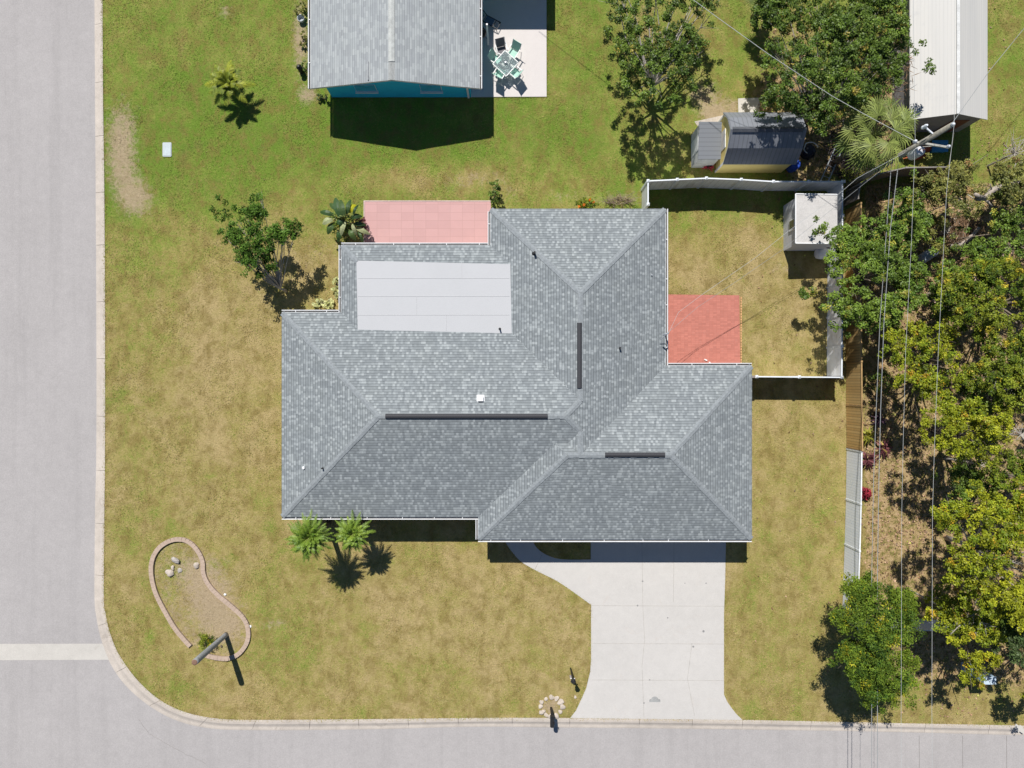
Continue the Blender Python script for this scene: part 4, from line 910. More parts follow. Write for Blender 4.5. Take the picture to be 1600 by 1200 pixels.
# ---- clumps of strap leaves
def straps(name, label, px_, py_, n, L, W, mat, seed, h_=.5, cat='plant', group=None):
    q = P(px_, py_, .1); root = thing(name, Vector((q.x,q.y,0)), label, cat, group); r_ = np.random.default_rng(seed); tv, tc_ = [], []
    for k in range(n):
        az = k*2.4+r_.normal(0,.2); el = r_.uniform(.25,1.2); l = L*r_.uniform(.6,1.1); d = Vector((math.cos(az), math.sin(az), 0)); s_ = Vector((-d.y, d.x, 0))*W
        p0 = q; p1 = q+d*l*.5*math.cos(el*.6)+Vector((0,0,h_*math.sin(el))); p2 = q+d*l*math.cos(el*.5)+Vector((0,0,h_*(math.sin(el)*.9-.2)))
        col = (r_.uniform(0,1), r_.uniform(.2,.9), r_.uniform(0,1)); tv += [p0-s_*.5, p0+s_*.5, p1+s_, p1-s_, p1-s_, p1+s_, p2+s_*.1, p2-s_*.1]; tc_ += [col, col]
    npmesh('leaves', np.array(tv), 4, mat, root, np.array(tc_)); t = MB(); t.lathe(Vector((q.x,q.y,-.02)), [(.09,0),(.06,.2)], 8); t.build('stem', M_bark3, root); return root
straps('bromeliad', 'yellow-green strappy plant at the end of the wooden fence', 1352,680,26,.62,.05, leafmat('lime_straps', (.18,.20,.03), (.40,.36,.05), (.3,.1,.05)), 121, group='strappy plants behind the fence')
straps('bromeliad', 'wine-red and yellow strappy plant right of the fence end', 1378,700,26,.7,.05, M_wine, 122, group='strappy plants behind the fence')
straps('bromeliad', 'dark wine strappy plant just below the wooden fence end', 1355,718,22,.75,.05, M_wine, 123, group='strappy plants behind the fence')
straps('bromeliad', 'dark strappy plant highest of the clump beside the wooden fence', 1370,655,20,.6,.05, leafmat('purple_straps', (.06,.03,.05), (.16,.10,.14), (.3,.3,.35)), 124, group='strappy plants behind the fence')
straps('bromeliad', 'bright red spiky plant in front of the lean-to shed', 1106,261,20,.42,.05, M_redl, 125)
# banana / bird of paradise clump
q = P(538,352); bp = thing('banana_plant', q, 'clump of big paddle leaves, one yellow, at the left end of the pink patio', 'plant')
def paddle(px_, py_, px2, py2, h_, wd, mat, hue):
    a_ = P(px_, py_, h_); b_ = P(px2, py2, h_-.15); n = 7; d = (b_-a_); sd = d.cross(Vector((0,0,1))).normalized(); tv = []
    def rib(i): u = i/n; return a_+d*u+Vector((0,0,.22*math.sin(math.pi*u)))
    def hw(i): u = i/n; return wd*(math.sin(math.pi*min(.98,u*.93+.05))**.6)
    for i in range(n):
        for s_ in (-1, 1):
            tv += [rib(i), rib(i+1), rib(i+1)+sd*s_*hw(i+1)+Vector((0,0,-.3*hw(i+1))), rib(i)+sd*s_*hw(i)+Vector((0,0,-.3*hw(i)))]
    o = npmesh('leaf', np.array(tv), 4, mat, bp, np.tile((hue, random.uniform(.3,.7), .2), (len(tv)//4, 1)))
    t = MB(); t.tube([Vector((q.x,q.y,.1)), a_.lerp(Vector((q.x,q.y,h_)),.4), a_, rib(3)], [.04,.03,.02,.01], 5, False); t.build('leaf_stalk', M_rach, o)
M_pad = leafmat('paddle_leaves', (.025,.07,.018), (.09,.15,.035), None, .8); M_pady = leafmat('yellow_paddle', (.55,.55,.03), (.62,.58,.03), None, .3); M_padp = leafmat('pale_paddle', (.35,.38,.2), (.45,.48,.25), None, .3)
for x0_, y0_, x1_, y1_, h_, wd, m_, hu in ((532,340,524,309,2.3,.20,M_pad,.2),(538,338,532,312,2.5,.16,M_pad,.7),(522,336,500,331,1.9,.14,M_pad,.3),(520,342,504,350,1.8,.17,M_padp,.1),(522,348,512,366,1.6,.17,M_pad,.6),(545,332,556,320,2.2,.18,M_pady,.5),(552,336,560,320,2.2,.08,M_pad,.2),
    (540,345,533,368,1.9,.13,M_padp,.6),(548,340,566,338,2.0,.14,M_pad,.3),(552,350,572,352,1.6,.12,M_pad,.1),(556,356,578,366,1.4,.13,M_padp,.4),(545,358,556,376,1.6,.15,M_pad,.8),(535,355,528,378,1.3,.16,M_pad,.2),(550,350,558,368,1.8,.1,M_padp,.3),(530,330,515,318,2.0,.14,M_pad,.5),(542,335,548,312,2.3,.12,M_pad,.4),(526,345,540,352,2.0,.15,M_pad,.1),(560,360,568,380,1.3,.1,M_pad,.3)):
    paddle(x0_, y0_, x1_, y1_, h_, wd, m_, hu)
shrub('shrub', 'dark leafy shrub in the middle of the big paddle leaves', 538,350,.85,1.9, LM['dark'], 96, .16, .08, 34, 14)
shrub('shrub', 'purplish dark shrub between the banana clump and the pink patio', 563,352,.5,1.5, M_wine, 95, .14, .07, 30, 12)

# ------------------------------------------------------------------ corner garden bed
bed = [(298,1009),(276,983),(259,955),(245,927),(238,899),(239,874.5),(250,855),(269.5,843.5),(290,843.5),(306,855),(317,874.5),(319,895.5),(327,913),(343,930.5),(364,948),(381.5,965.5),(388.5,983),(387,1002),(374.5,1020),(357,1028),(336,1026.5),(318,1021.5)]
bc = catmull([P(*p) for p in bed], 14); ge_ = thing('garden_edging', P(310,930), 'kidney-shaped low brick edging on the corner lawn', 'edging')
t = MB(); acc = 0; i = 0; L = [0]
for a_, b_ in zip(bc[:-1], bc[1:]): L.append(L[-1]+(b_-a_).length)
def at(s_):
    k = min(len(L)-2, max(0, int(np.searchsorted(L, s_))-1)); return bc[k].lerp(bc[k+1], (s_-L[k])/(L[k+1]-L[k]+1e-9))
s_ = 0
while s_ < L[-1]-.2:
    a_, b_ = at(s_), at(s_+.2); h_ = .13+random.uniform(-.008,.008); t.beam(a_+Vector((0,0,h_/2-.03)), b_+Vector((0,0,h_/2-.03)), .24, h_+.06); s_ += .206
t.build('bricks', plain('pinkish_brick', (.44,.335,.26), .9, .08, 5), ge_)
def rock(name, label, px_, py_, r_, mat, seed, group=None, cat='rock', fl_=.6):
    q = P(px_, py_); bm = bmesh.new(); bmesh.ops.create_icosphere(bm, subdivisions=2, radius=r_); rr = random.Random(seed); d = [Vector((rr.gauss(0,1),rr.gauss(0,1),rr.gauss(0,1))).normalized() for _ in range(5)]
    for v_ in bm.verts:
        u = v_.co.normalized(); v_.co *= 1+sum(.16*math.sin(3*u.dot(k)+i) for i, k in enumerate(d)); v_.co.z = v_.co.z*fl_+r_*fl_*.5
    me = bpy.data.meshes.new(name); bm.to_mesh(me); bm.free(); me.materials.append(mat); o = bpy.data.objects.new(name, me); COL.objects.link(o); o.location = q; return tag(o, label, cat, group)
M_rock = plain('pale_rock', (.42,.38,.34), .9, .15, 6); M_rockw = plain('white_rock', (.50,.43,.36), .9, .12, 5)
G_ = 'loose rocks in the kidney-shaped bed'
rock('rock', 'largest grey rock at the top of the rock cluster in the kidney bed', 275,875,.2, M_rock, 1, G_)
rock('rock', 'pale whitish rock at the lower left of the cluster in the kidney bed', 264,895,.19, M_rockw, 2, G_)
rock('rock', 'narrow pale rock between the two largest rocks of the kidney bed', 270.5,887,.12, M_rockw, 3, G_)
rock('rock', 'flat greyish rock right of the rock cluster in the kidney bed', 281,892,.15, M_rock, 4, G_, 'rock', .25)
rock('rock', 'small white rock touching the right edging of the kidney bed', 308,882,.16, M_rockw, 5, G_)
rock('rock', 'small white stone just outside the upper right side of the kidney edging', 352,929,.08, M_white, 6)
rock('rock', 'tiny white stone outside the lower right bulge of the kidney edging', 391,978,.08, M_white, 7)
rock('rock', 'small dark brown stone near the foot of the bare leaning trunk', 346,1010,.07, M_bark3, 8)
rock('rock', 'white stone lying on the grass below the lantern post', 899,1089,.07, M_rockw, 9)
b0 = P(353,992); st = thing('dead_palm', b0, 'tall bare grey palm trunk standing at the bottom of the kidney bed', 'dead palm'); t = MB()
pts = [b0+Vector((0,0,z)) for z in (-.05,.3,.9,1.6,2.4,3.2,3.9,4.05)]; t.tube(pts, [.15,.135,.14,.15,.155,.165,.165,.15], 14)
t.build('trunk', plain('weathered_grey_trunk', (.30,.31,.32), .9, .22, 7, bump=.8), st, True)
t = MB(); t.lathe(b0+Vector((0,0,4.05)), [(.15,0),(.11,.03)], 12); t.build('cut_top', plain('cut_wood', (.22,.13,.09), .9), st)
t = MB(); c = P(261.5,234)
pts = []
for sx_, sy_, a0 in ((1,1,0),(-1,1,90),(-1,-1,180),(1,-1,270)):
    for k in range(4): a = R(a0+k*30); pts.append((c.x+sx_*.19+.06*math.cos(a), c.y+sy_*.34+.06*math.sin(a)))
ub = thing('utility_box', c, 'pale rectangular utility cover set in the north lawn near the road', 'utility box'); t.prism(pts, -.05, .05); t.build('box_rim', plain('pale_utility_plastic', (.44,.48,.48), .6, .06), ub)
t = MB(); t.prism([(c.x+(x-c.x)*.8, c.y+(y-c.y)*.86) for x, y in pts], .05, .06); t.build('lid', plain('utility_lid', (.47,.53,.55), .5, .08, 9), ub)
# mailbox inside a ring of stones
mc = P(861,1106); ml = thing('mailbox', mc, 'black mailbox on a post inside the ring of stones by the kerb', 'mailbox')
t = MB(); t.box(mc+Vector((-.06,-.06,0)), mc+Vector((.06,.06,1.05))); t.box(mc+Vector((-.04,-.5,.82)), mc+Vector((.04,.1,.9))); t.build('post', M_black, ml)
t = MB(); pr = [(-.11,0),(.11,0),(.11,.14),(.08,.2),(.03,.235),(-.03,.235),(-.08,.2),(-.11,.14)]; n = 8; zz = 1.05
t.add([mc+Vector((x, y, zz+z)) for y in (-.52,.08) for x, z in pr], [tuple(range(n-1,-1,-1)), tuple(range(n,2*n))]+[(k,(k+1)%n,n+(k+1)%n,n+k) for k in range(n)]); bxm = t.build('box', M_black, ml)
t = MB(); t.box(mc+Vector((.112,-.3,1.15)), mc+Vector((.125,-.26,1.4))); t.box(mc+Vector((.112,-.3,1.32)), mc+Vector((.125,-.16,1.4))); t.build('flag', M_black, ml)
for k in range(12):
    a = math.pi*(k+1)/6-math.pi/2; o = rock('rock', 'pale stone at '+['one','two','three','four','five','six','seven','eight','nine','ten','eleven','twelve'][k]+" o'clock in the ring around the mailbox", 861.5+16.5*math.cos(a), 1104+15*math.sin(a), random.uniform(.11,.16), M_rockw, 20+k, 'ring of stones round the mailbox', 'rock', .5)
# lantern post with an address plate
lc = P(891.5,1044); lp = thing('lamp_post', lc, 'black lantern post with small grey plate on the lawn beside the driveway', 'lamp post')
t = MB(); t.tube([lc, lc+Vector((0,0,1.55))], .045, 8); t.build('post', M_black, lp)
t = MB(); z0 = 1.55; t.lathe(lc+Vector((0,0,z0)), [(.05,0),(.10,.04),(.13,.25),(.15,.27),(.03,.38)], 6); t.build('lantern', M_black, lp)
t = MB(); t.beam(lc+Vector((-.12,-.06,1.28)), lc+Vector((.14,-.06,1.28)), .035, .035); t.build('crossbar', M_white, lp)
t = MB(); t.box(lc+Vector((-.13,-.075,.86)), lc+Vector((.05,-.05,1.24))); t.M = None; t.build('plate', plain('grey_plate', (.42,.38,.38), .6), lp)

# ------------------------------------------------------------------ patio furniture
M_sling = plain('mint_sling_fabric', (.40,.62,.52), .8, .05, 6); M_fr = plain('white_tube', (.72,.72,.70), .4)
M_slg2 = plain('grey_sling_fabric', (.16,.15,.16), .8)
def chair(label, fab, group=None):
    root = thing('patio_chair', (0,0,0), label, 'chair', group)
    t = MB(); t.add([(-.24,-.24,.42),(.24,-.24,.42),(.24,.2,.39),(-.24,.2,.39),(-.24,-.24,.40),(.24,-.24,.40),(.24,.2,.37),(-.24,.2,.37)], [(0,1,2,3),(7,6,5,4),(0,4,5,1),(2,6,7,3),(1,5,6,2),(3,7,4,0)]); t.build('seat', fab, root)
    t = MB(); t.add([(-.24,.2,.41),(.24,.2,.41),(.24,.42,.98),(-.24,.42,.98),(-.24,.22,.40),(.24,.22,.40),(.24,.44,.97),(-.24,.44,.97)], [(0,1,2,3),(7,6,5,4),(0,4,5,1),(2,6,7,3),(1,5,6,2),(3,7,4,0)]); t.build('backrest', fab, root)
    for s_ in (-1, 1):
        t = MB(); t.tube([(s_*.27,-.26,0),(s_*.27,-.24,.62)], .016, 6); t.build('leg', M_fr, root)
        t = MB(); t.tube([(s_*.27,.42,0),(s_*.26,.2,.41),(s_*.26,.44,1.0)], .016, 6); t.build('leg', M_fr, root)
        t = MB(); t.beam((s_*.28,-.27,.63), (s_*.28,.3,.63), .05, .03); t.build('armrest', M_fr, root)
    return root
def clone(root, loc, rz_, label, swap=None):
    r_ = root.copy(); COL.objects.link(r_); r_.location = loc; r_.rotation_euler = (0,0,rz_); r_['label'] = label
    for ch in root.children: c_ = ch.copy(); COL.objects.link(c_); c_.parent = r_
    return r_
tcx, tcy = 790, 99; tp = P(tcx, tcy, .7); PZ = Vector((0,0,.05))
bpy.context.view_layer.update()
cg = 'patio chairs round the glass table'
spots = [(776,93,'mint green patio chair at the left side of the glass table'),(802,82,'mint green patio chair at the upper right of the glass table'),(782,114,'mint green patio chair at the lower left of the glass table'),(804,113,'mint green patio chair at the lower right of the glass table')]
ch0 = chair(spots[0][2], M_sling, cg)
bpy.context.view_layer.update()
for i, (x, y, lab) in enumerate(spots):
    p = P(x, y, .5); p.z = .05; d = Vector((tp.x-p.x, tp.y-p.y, 0)); rz_ = math.atan2(d.y, d.x)+math.pi/2
    if i: clone(ch0, p, rz_, lab)
    else: ch0.location = p; ch0.rotation_euler = (0,0,rz_)
gc = chair('grey patio chair above the glass table, nearest the turquoise house', M_slg2, cg); p = P(784,78,.5); p.z = .05; gc.location = p; gc.rotation_euler = (0,0,math.atan2(tp.y-p.y, tp.x-p.x)+math.pi/2)
tb = thing('patio_table', (tp.x,tp.y,.05), 'square glass-topped patio table with white frame on the white patio', 'table')
rot = Matrix.Translation((tp.x,tp.y,0)) @ Matrix.Rotation(R(48), 4, 'Z')
tgl = NT('table_glass'); b_ = tgl.n('BsdfPrincipled'); b_.inputs['Base Color'].default_value = (.75,.85,.85,1); b_.inputs['Roughness'].default_value = .08; b_.inputs['Transmission Weight'].default_value = .85; b_.inputs['IOR'].default_value = 1.1; tgl.l(b_.outputs[0], tgl.out.inputs[0])
t = MB(); t.M = rot; t.box((-.48,-.48,.71), (.48,.48,.718)); t.build('tabletop', tgl.m, tb)
t = MB(); t.M = rot
for a_, b2 in (((-.5,-.5),(.5,-.5)),((.5,-.5),(.5,.5)),((.5,.5),(-.5,.5)),((-.5,.5),(-.5,-.5))): t.beam((*a_,.71), (*b2,.71), .045, .035)
t.build('frame', M_fr, tb)
for a_ in ((-.45,-.45),(.45,-.45),(.45,.45),(-.45,.45)): t = MB(); t.M = rot; t.tube([(a_[0]*.9,a_[1]*.9,.05),(*a_,.7)], .02, 6); t.build('leg', M_fr, tb)
t = MB(); t.lathe((tp.x,tp.y,.72), [(.09,0),(.10,.05),(.05,.10),(.04,.16)], 10); tag(t.build('ornament', M_steel), 'small grey ornament standing in the middle of the glass patio table', 'ornament')
# dark patio lounger in the shade
lc_ = P(764,36); lg = thing('lounge_chair', lc_, 'black metal lounge chair in the shade beside the turquoise house', 'chair')
t = MB(); t.M = Matrix.Translation(lc_+PZ) @ Matrix.Rotation(R(-28), 4, 'Z') @ Matrix.Scale(.72, 4)
for s_ in (-.28,.28): t.tube([(-.7,s_,.9),(-.3,s_,.35),(.9,s_,.35)], .04, 6)
for x in (-.65,-.35,.1,.5,.88): t.tube([(x,-.28,.35 if x > -.4 else .85),(x,.28,.35 if x > -.4 else .85)], .03, 6)
t.build('frame', M_black, lg)
t = MB(); t.M = Matrix.Translation(lc_+PZ) @ Matrix.Rotation(R(-28), 4, 'Z') @ Matrix.Scale(.72, 4); t.box((-.28,-.24,.35), (.4,.24,.38)); t.build('seat', plain('blue_cushion', (.10,.14,.2), .8), lg)
for x, y in ((-.6,-.26),(-.6,.26),(.8,-.26),(.8,.26)): t = MB(); t.M = Matrix.Translation(lc_+PZ) @ Matrix.Rotation(R(-28), 4, 'Z') @ Matrix.Scale(.72, 4); t.tube([(x,y,0),(x,y,.35)], .03, 6); t.build('leg', M_black, lg)
c = P(752,62); gr_ = thing('grill', c, 'round black kettle grill under the eave of the turquoise house', 'grill')
t = MB(); t.lathe(c+Vector((.05,0,.05)), [(.05,.5),(.24,.62),(.28,.78),(.24,.92),(.08,1.0)], 16); t.build('kettle', M_black, gr_, True)
for a in (0,2.1,4.2): t = MB(); t.tube([c+Vector((.05+.28*math.cos(a),.28*math.sin(a),.05)), c+Vector((.05+.12*math.cos(a),.12*math.sin(a),.65))], .015, 5); t.build('leg', M_black, gr_)

# ------------------------------------------------------------------ utility pole and wires
pb = P(1325,291); up = thing('utility_pole', pb, 'wooden utility pole with crossarms and transformer in front of the metal-roofed building', 'utility pole')
t = MB(); t.tube([pb, pb+Vector((0,0,4)), pb+Vector((0,0,9.7))], [.17,.15,.11], 12); t.build('pole', M_pole, up, True)
def ins(p, par):
    t = MB(); t.lathe(p, [(.03,-.12),(.07,-.1),(.05,-.06),(.09,-.02),(.06,.03),(.08,.06),(.03,.12)], 10); t.build('insulator', plain('pale_porcelain', (.70,.72,.78), .2), par, True)
a_ = P(1430,221,7.4); b_ = P(1482,229,7.4); ctr = Vector((pb.x,pb.y,7.35))
t = MB(); t.beam(ctr, a_-Vector((0,0,.1)), .09, .1); t.beam(ctr, b_-Vector((0,0,.1)), .09, .1); t.tube([pb+Vector((0,0,6.7)), ctr.lerp(b_,.7)], .02, 5); ca = t.build('crossarm', plain('grey_crossarm', (.38,.37,.33), .8), up)
ins(a_, ca); ins(b_, ca); tp_ = Vector((pb.x,pb.y,9.75)); ins(tp_, up)
t = MB(); t.beam(pb+Vector((0,0,8.4)), pb+Vector((-.5,.35,8.5)), .06, .06); t.lathe(pb+Vector((-.5,.35,8.3)), [(.06,0),(.09,.1),(.05,.2),(.08,.3),(.04,.42)], 8); t.build('fuse_cutout', plain('pale_porcelain', (.70,.72,.78), .2), up)
t = MB(); c = pb+Vector((-.05,-.36,6.6)); t.lathe(c, [(.2,0),(.22,.05),(.22,.75),(.19,.82),(.05,.86)], 18); t.build('transformer', plain('transformer_grey', (.50,.50,.52), .45), up, True)
t = MB(); t.tube([c+Vector((.08,0,.84)), c+Vector((.08,0,1.05))], .035, 6); t.tube([c+Vector((-.1,.02,.84)), c+Vector((-.1,.02,1.0))], .03, 6); t.build('bushing', plain('red_brown_bushing', (.35,.12,.08), .3), up)
def wire(name, label, pts, r_, mat, cat='power line', group=None):
    t = MB(); t.tube([p if isinstance(p, Vector) else P(*p) for p in pts], r_, 5); return tag(t.build(name, mat), label, cat, group)
WL = 'overhead lines running down the wooded lot'
wire('power_line', 'thin pale wire, second from the right of the long north-south wires', [(1424,-500,9.2),(1427,0,8.3),a_,(1424,380,7.3),(1415,550,7.25),(1411,700,7.2),(1409,800,7.2),(1408,1130,7.2),(1409,1500,7.5)], .0075, M_wire, group=WL)
wire('power_line', 'thin pale wire, farthest right of the long north-south wires', [(1500,-500,9.9),(1492,0,9.6),tp_+Vector((0,0,.1)),(1479,300,9.5),(1466,550,9.2),(1460,700,9.1),(1457,800,9),(1456,1110,9),(1459,1500,9.3)], .0075, M_wire, group=WL)
wire('cable', 'dark cable farthest left of the long north-south wires', [Vector((pb.x-.1,pb.y-.1,4.9)),(1384,375,4.85),(1375,500,4.8),(1369,640,4.8),(1365,750,4.8),(1362,900,4.8),(1362,1200,4.8),(1366,1700,5.1)], .014, M_wireb, 'cable', WL)
wire('cable', 'thicker dark cable, second from left of the long north-south wires', [Vector((pb.x+.1,pb.y-.1,5.2)),(1391,360,5.1),(1381,507,5.0),(1376,640,5.0),(1373,760,5.0),(1371,900,5.0),(1371,1200,5.0),(1374,1700,5.2)], .016, M_wireb, 'cable', WL)
wire('service_wire', 'pale wire crossing diagonally from the pole to the top edge left of the broad tree', [a_,(1350,178,7.1),(1300,150,7.0),(1200,84,6.9),(1122,28,6.8),(1040,-32,6.8),(800,-220,7)], .013, M_wire, 'service wire')
wire('service_wire', 'thin wire from the pole up over the right slope of the metal roof', [tp_-Vector((0,0,.2)),(1545,112,8.3),(1620,20,7.9),(1760,-150,7.8)], .012, M_wireb, 'service wire')
mh = Vector((b0.x*0+mb_.x+.1, mb_.y, 3.5))
wire('service_wire', 'twisted service drop from the pole over the flat-roofed shed to the house eave', [Vector((pb.x,pb.y,6.2)),(1340,278,5.4),(1307,306,5.1),(1232,361,4.5),(1180,403,4.15),(1096,461,3.75),(1060,488,3.62),mh], .008, M_wire, 'service wire')
wire('service_wire', 'dark telephone drop sagging from the pole to the house eave', [Vector((pb.x,pb.y,5.3)),(1290,335,4.4),(1220,392,3.7),(1150,440,3.35),(1090,480,3.2),mh-Vector((0,0,.35))], .008, M_wireb, 'service wire')

# ------------------------------------------------------------------ odds and ends on the right
c = P(1455,396,.6); dm = thing('drum', (c.x,c.y,0), 'bluish grey metal drum lying on its side in the undergrowth', 'drum'); t = MB(); t.M = Matrix.Translation((c.x,c.y,.45)) @ Matrix.Rotation(R(33), 4, 'Z') @ Matrix.Rotation(R(90), 4, 'Y')
t.lathe((0,0,0), [(.27,-.58),(.30,-.56),(.28,-.52),(.28,-.2),(.30,-.18),(.28,-.15),(.28,.18),(.30,.2),(.28,.23),(.28,.55),(.30,.57),(.27,.58)], 20); t.build('shell', plain('blue_grey_drum', (.33,.38,.43), .5, .12), dm, True)
def log(name, label, pts, rad, mat, cat='log', extra=()):
    pts = [P(*p) for p in pts]; root = thing(name, Vector((pts[0].x,pts[0].y,0)), label, cat); t = MB(); t.tube(catmull(pts, 4), list(np.interp(np.linspace(0,1,4*(len(pts)-1)+1), np.linspace(0,1,len(rad)), rad)), 9); t.build('trunk', mat, root, True)
    for e_ in extra: t = MB(); t.tube([P(*p) for p in e_[0]], list(e_[1]), 7); t.build('branch', mat, root, True)
    return root
M_dead = plain('dead_grey_wood', (.36,.31,.26), .95, .2, 6)
log('fallen_tree', 'thick grey bare trunk reaching in from the right edge among the olive trees', [(1650,282,3.0),(1600,285,3.2),(1572,290,3.5),(1550,298,3.6),(1538,310,3.6),(1525,310,3.7)], [.12,.13,.15,.15,.13,.12], M_dead, 'tree', [(((1540,310,3.6),(1528,306,3.9),(1524,304,4.1)),(.13,.11,.10)),(((1540,312,3.6),(1550,322,3.5)),(.08,.04)),(((1550,298,3.6),(1547,287,4.1)),(.04,.015))])
log('fallen_log', 'curved weathered log lying beside the brown brush pile', [(1484,385,.25),(1500,382,.3),(1515,372,.4),(1530,355,.6)], [.12,.13,.12,.08], M_dead)
log('fallen_log', 'dark short log near the pink stone edging under the right-hand wire', [(1445,468,.2),(1452,458,.3),(1462,450,.35)], [.09,.1,.08], M_bark)
def branchy(label, x, y, h_, n, sp, seed):
    rr = random.Random(seed); b0 = P(x, y); root = thing('bare_branches', b0, label, 'branches'); t = MB(); top = P(x, y, h_); t.tube([Vector((top.x,top.y,0)), top], [.06,.04], 6)
    for k in range(n):
        a = rr.uniform(0,6.28); l = rr.uniform(.4,1)*sp; e_ = top+Vector((math.cos(a)*l, math.sin(a)*l, rr.uniform(-.2,.5))); m_ = top.lerp(e_,.5)+Vector((rr.gauss(0,.06),rr.gauss(0,.06),.05)); t.tube([top, m_, e_], [.03,.02,.006], 5, False)
        for _ in range(3): q_ = m_.lerp(e_, rr.uniform(.1,.9)); t.tube([q_, q_+Vector((rr.gauss(0,.25),rr.gauss(0,.25),rr.uniform(0,.3)))], [.012,.004], 4, False)
    t.build('branches', M_bark2, root)
branchy('pale bare branches between the largest yellow tree and the orange tree', 1510,968,5.0,16,1.3,1)
branchy('pale bare branches right of the wires below the orange-tinged tree', 1530,725,3.0,12,.9,2)
branchy('dead pale branches at the right edge level with the lime tree', 1595,680,4.8,12,.8,3)
branchy('pale bare branches above the bright wide crown near the pink edging', 1540,440,3.2,10,.9,4)
branchy('dead branchy shrub beside the metal-roofed building lower right corner', 1585,240,2.2,26,.9,5)
# brush pile: brown palm debris
q = P(1500,362); bpile = thing('brush_pile', q, 'pile of dry brown palm debris below the fallen grey trunk', 'brush pile'); n = 260; rr = np.random.default_rng(9)
def debris(q, n, sx_, sy_, L, mat, par, seed, name='debris'):
    rr = np.random.default_rng(seed); c = np.array(q)+np.stack([rr.normal(0,sx_,n), rr.normal(0,sy_,n), rr.uniform(.03,.45,n)], -1); a = rr.uniform(0,6.28,n); l = rr.uniform(.4,1,n)*L
    d = np.stack([np.cos(a)*l, np.sin(a)*l, rr.normal(0,.08,n)], -1)*.5; s_ = np.stack([-np.sin(a), np.cos(a), rr.normal(0,.3,n)], -1)*.018
    v = np.stack([c-d, c+s_, c+d, c-s_], 1).reshape(-1,3); return npmesh(name, v, 4, mat, par, rr.uniform(0,1,(n,3)))
M_deb = leafmat('dry_debris', (.10,.06,.035), (.34,.22,.13), (.5,.42,.34), .1, .1)
debris(q, 900, .5, .42, .8, M_deb, bpile, 9)
q = P(1325,236); b2 = thing('brush_pile', q, 'dark heap of cuttings and dead fronds right of the ladder', 'brush pile'); debris(q, 900, .62, .75, .7, leafmat('dark_debris', (.03,.025,.025), (.12,.09,.09), (.45,.40,.38), .1, .1), b2, 10)
q = P(1385,110); b3 = thing('brush_pile', q, 'tangle of dry brown vines beside the broad tree, left of the metal roof', 'brush pile'); q2 = Vector((P(1385,90,3).x, P(1385,90,3).y, 2.6)); debris(q2, 900, .55, 1.1, .7, M_deb, b3, 12)
# ladder leaning against the fence
l0, l1 = P(1285,290,.15), P(1312,228,.5); ld_ = thing('ladder', l0, 'aluminium ladder lying behind the white fence, right of the yellow shed', 'ladder'); dd = (l1-l0).normalized(); sd = dd.cross(Vector((0,0,1))).normalized()*.2
for s_ in (-1, 1): t = MB(); t.beam(l0+sd*s_, l1+sd*s_, .05, .07); t.build('side_rail', M_steel, ld_)
L_ = (l1-l0).length; k = .2
while k < L_: t = MB(); p = l0+dd*k; t.tube([p-sd, p+sd], .016, 5); t.build('rung', M_steel, ld_); k += .3
c = P(1235,263); bb = thing('barrel', c, 'blue plastic barrel at the right end of the yellow shed', 'barrel'); t = MB(); t.lathe(c, [(.26,0),(.28,.1),(.3,.4),(.28,.75),(.25,.82)], 18); t.build('body', plain('blue_plastic', (.02,.06,.35), .4), bb, True)
t = MB(); t.lathe(c+Vector((0,0,.82)), [(.22,0),(.2,.015)], 18); t.build('lid', plain('blue_plastic_lid', (.03,.08,.42), .4), bb)
c = P(1261,238); kb = thing('junk_heap', c, 'dark covered heap with white tubing right of the yellow shed', 'heap'); t = MB(); rr = random.Random(3)
t.lathe(c, [(.45,0),(.4,.25),(.28,.45),(.1,.55)], 9); t.build('cover', plain('dark_tarp', (.02,.025,.04), .4, .2, 5), kb)
t = MB(); pts = [c+Vector((.38*math.cos(a)+rr.gauss(0,.04), .3*math.sin(a)+.1, .5+rr.gauss(0,.05))) for a in np.linspace(0,4.5,9)]; t.tube(catmull(pts,3), .03, 6); t.build('tubing', M_white, kb)
c = P(1432,238); tr_ = thing('tarp', c, 'orange-red tarp in the shade below the utility pole transformer', 'tarp'); t = MB(); n = 9; vs_ = []
for j in range(n):
    for i in range(n): vs_.append(c+Vector(((i/(n-1)-.5)*1.3+(j-4)*.06, (j/(n-1)-.5)*.9, .25+.25*math.sin(i*1.1)*math.cos(j*.9))))
t.add(vs_, [(j*n+i, j*n+i+1, (j+1)*n+i+1, (j+1)*n+i) for j in range(n-1) for i in range(n-1)]); t.build('sheet', plain('orange_red_tarp', (.42,.10,.05), .6, .15, 3), tr_, True)
c = P(1462,232); bk = thing('storage_bin', c, 'blue storage bin in the shade right of the orange-red tarp', 'bin'); t = MB(); t.add([c+Vector((x*w_,y*w_*.7,z)) for w_, z in ((.36,0),(.42,.4)) for x, y in ((-1,-1),(1,-1),(1,1),(-1,1))], [(3,2,1,0),(4,5,6,7),(0,1,5,4),(1,2,6,5),(2,3,7,6),(3,0,4,7)]); t.build('body', plain('blue_bin', (.04,.22,.42), .4), bk)
t = MB(); t.box(c+Vector((-.44,-.32,.4)), c+Vector((.44,.32,.44))); t.build('lid', plain('blue_bin_lid', (.06,.28,.48), .4), bk)
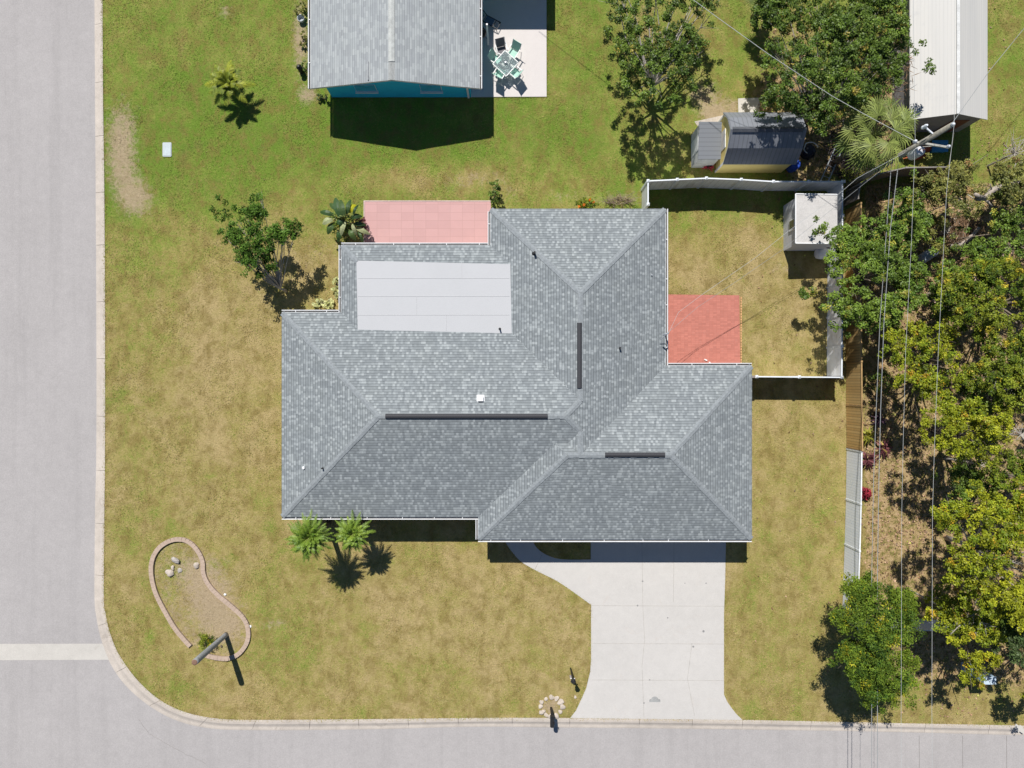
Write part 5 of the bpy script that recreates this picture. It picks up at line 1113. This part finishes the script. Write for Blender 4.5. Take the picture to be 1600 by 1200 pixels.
# pale blue-grey cabinet by the road
hb = 1.9; xA, xB = P(1538,0,hb).x, P(1556,0,hb).x; yA, yB = P(0,1069,hb).y, P(0,1058,hb).y; cb_ = thing('cabinet', ((xA+xB)/2,(yA+yB)/2,0), 'blue-grey metal cabinet in tree shade near the road', 'cabinet')
t = MB(); t.box((xA,yA,.05), (xB,yB,hb-.04)); t.build('body', plain('blue_grey_cabinet', (.36,.48,.58), .4, .05), cb_)
t = MB(); t.box((xA-.02,yA-.02,hb-.039), (xB+.02,yB+.02,hb)); t.build('lid', plain('pale_cabinet_lid', (.50,.60,.68), .35, .05), cb_)
t = MB(); t.box((xA-.1,yA-.1,0), (xB+.1,yB+.1,.049)); t.build('plinth', M_strip, cb_)
# pink stone edging in the wooded lot
def edging(label, pts, seg=.3, grp=None):
    p_ = catmull([P(*p) for p in pts], 5); root = thing('stone_edging', p_[0], label, 'edging', grp); t = MB()
    for i in range(0, len(p_)-1, 2): a_, b_ = p_[i], p_[min(i+2, len(p_)-1)]; d = b_-a_; t.beam(a_+d*.05+Vector((0,0,.05)), a_+d*.93+Vector((0,0,.05)), .2, .14)
    t.build('stones', plain('pink_stone', (.55,.38,.33), .9, .1, 6), root)
edging('bent row of pinkish edging stones under the right-hand wire', [(1456,467),(1464,475),(1472,479),(1483,478)])
edging('row of pinkish edging stones right of the brown brush pile', [(1482,385),(1492,383),(1500,381)])
edging('long row of pinkish edging stones among the right edge trees', [(1518,398),(1535,396),(1552,397),(1566,399)])
edging('short upright row of pinkish edging stones left of the mixed tree', [(1517,420),(1520,430),(1523,440),(1540,443)])
# small loose things
c = P(1107,565); t = MB(); t.M = Matrix.Translation(c+Vector((0,0,.07))); t.tube([(-.25,.12,0),(-.1,.05,.02)], .045, 6); t.tube([(.02,-.02,0),(.12,-.2,.02)], .05, 6); tag(t.build('downspout_elbow', M_white), 'two white pipe pieces lying on the red patio by the eave', 'pipe')
c = P(1592,1138); t = MB(); t.M = Matrix.Translation(c) @ Matrix.Rotation(R(-35), 4, 'Z'); t.box((-.3,-.12,0), (.35,.12,.06)); t.box((-.1,-.2,.0), (.1,.2,.05)); tag(t.build('paving_block', M_strip), 'pale concrete blocks on the kerb at the bottom right corner', 'block')
c = P(472,32); t = MB(); t.lathe(c, [(.12,0),(.17,.05),(.2,.3),(.17,.31),(.14,.1)], 14); tag(t.build('flower_pot', plain('grey_pot', (.45,.48,.5), .6)), 'round grey pot standing in the pale gravel beside the turquoise house', 'pot')
c = P(472,112); t = MB(); t.lathe(c, [(.14,0),(.16,.25),(.09,.5),(.16,.6),(.05,.75)], 10); tag(t.build('garden_ornament', M_black), 'black garden ornament on the grass left of the turquoise house roof', 'ornament')
# leaf litter
N = 26000; qx = rng.uniform(1180,1640,N); qy = rng.uniform(0,1120,N); tl = ground_tint(qx, qy)[:,2]; ok = rng.uniform(0,1,N) < tl*.9+.012; qx, qy = qx[ok], qy[ok]
for p_ in excl: k_ = ~inpoly(qx, qy, p_); qx, qy = qx[k_], qy[k_]
k_ = inpoly(qx, qy, lawnpoly); qx, qy = qx[k_], qy[k_]
cc = np.stack([(qx-800)/S, (600-qy)/S, rng.uniform(.03,.07,len(qx))], -1); v, c = leafcards(cc, 1, .01, .14, .09, .3, 3)
lt = npmesh('leaf_litter', v, 4, leafmat('fallen_leaves', (.22,.12,.06), (.50,.33,.22), (.5,.5,.12), .2, .05), None, c); lt['kind'] = 'stuff'
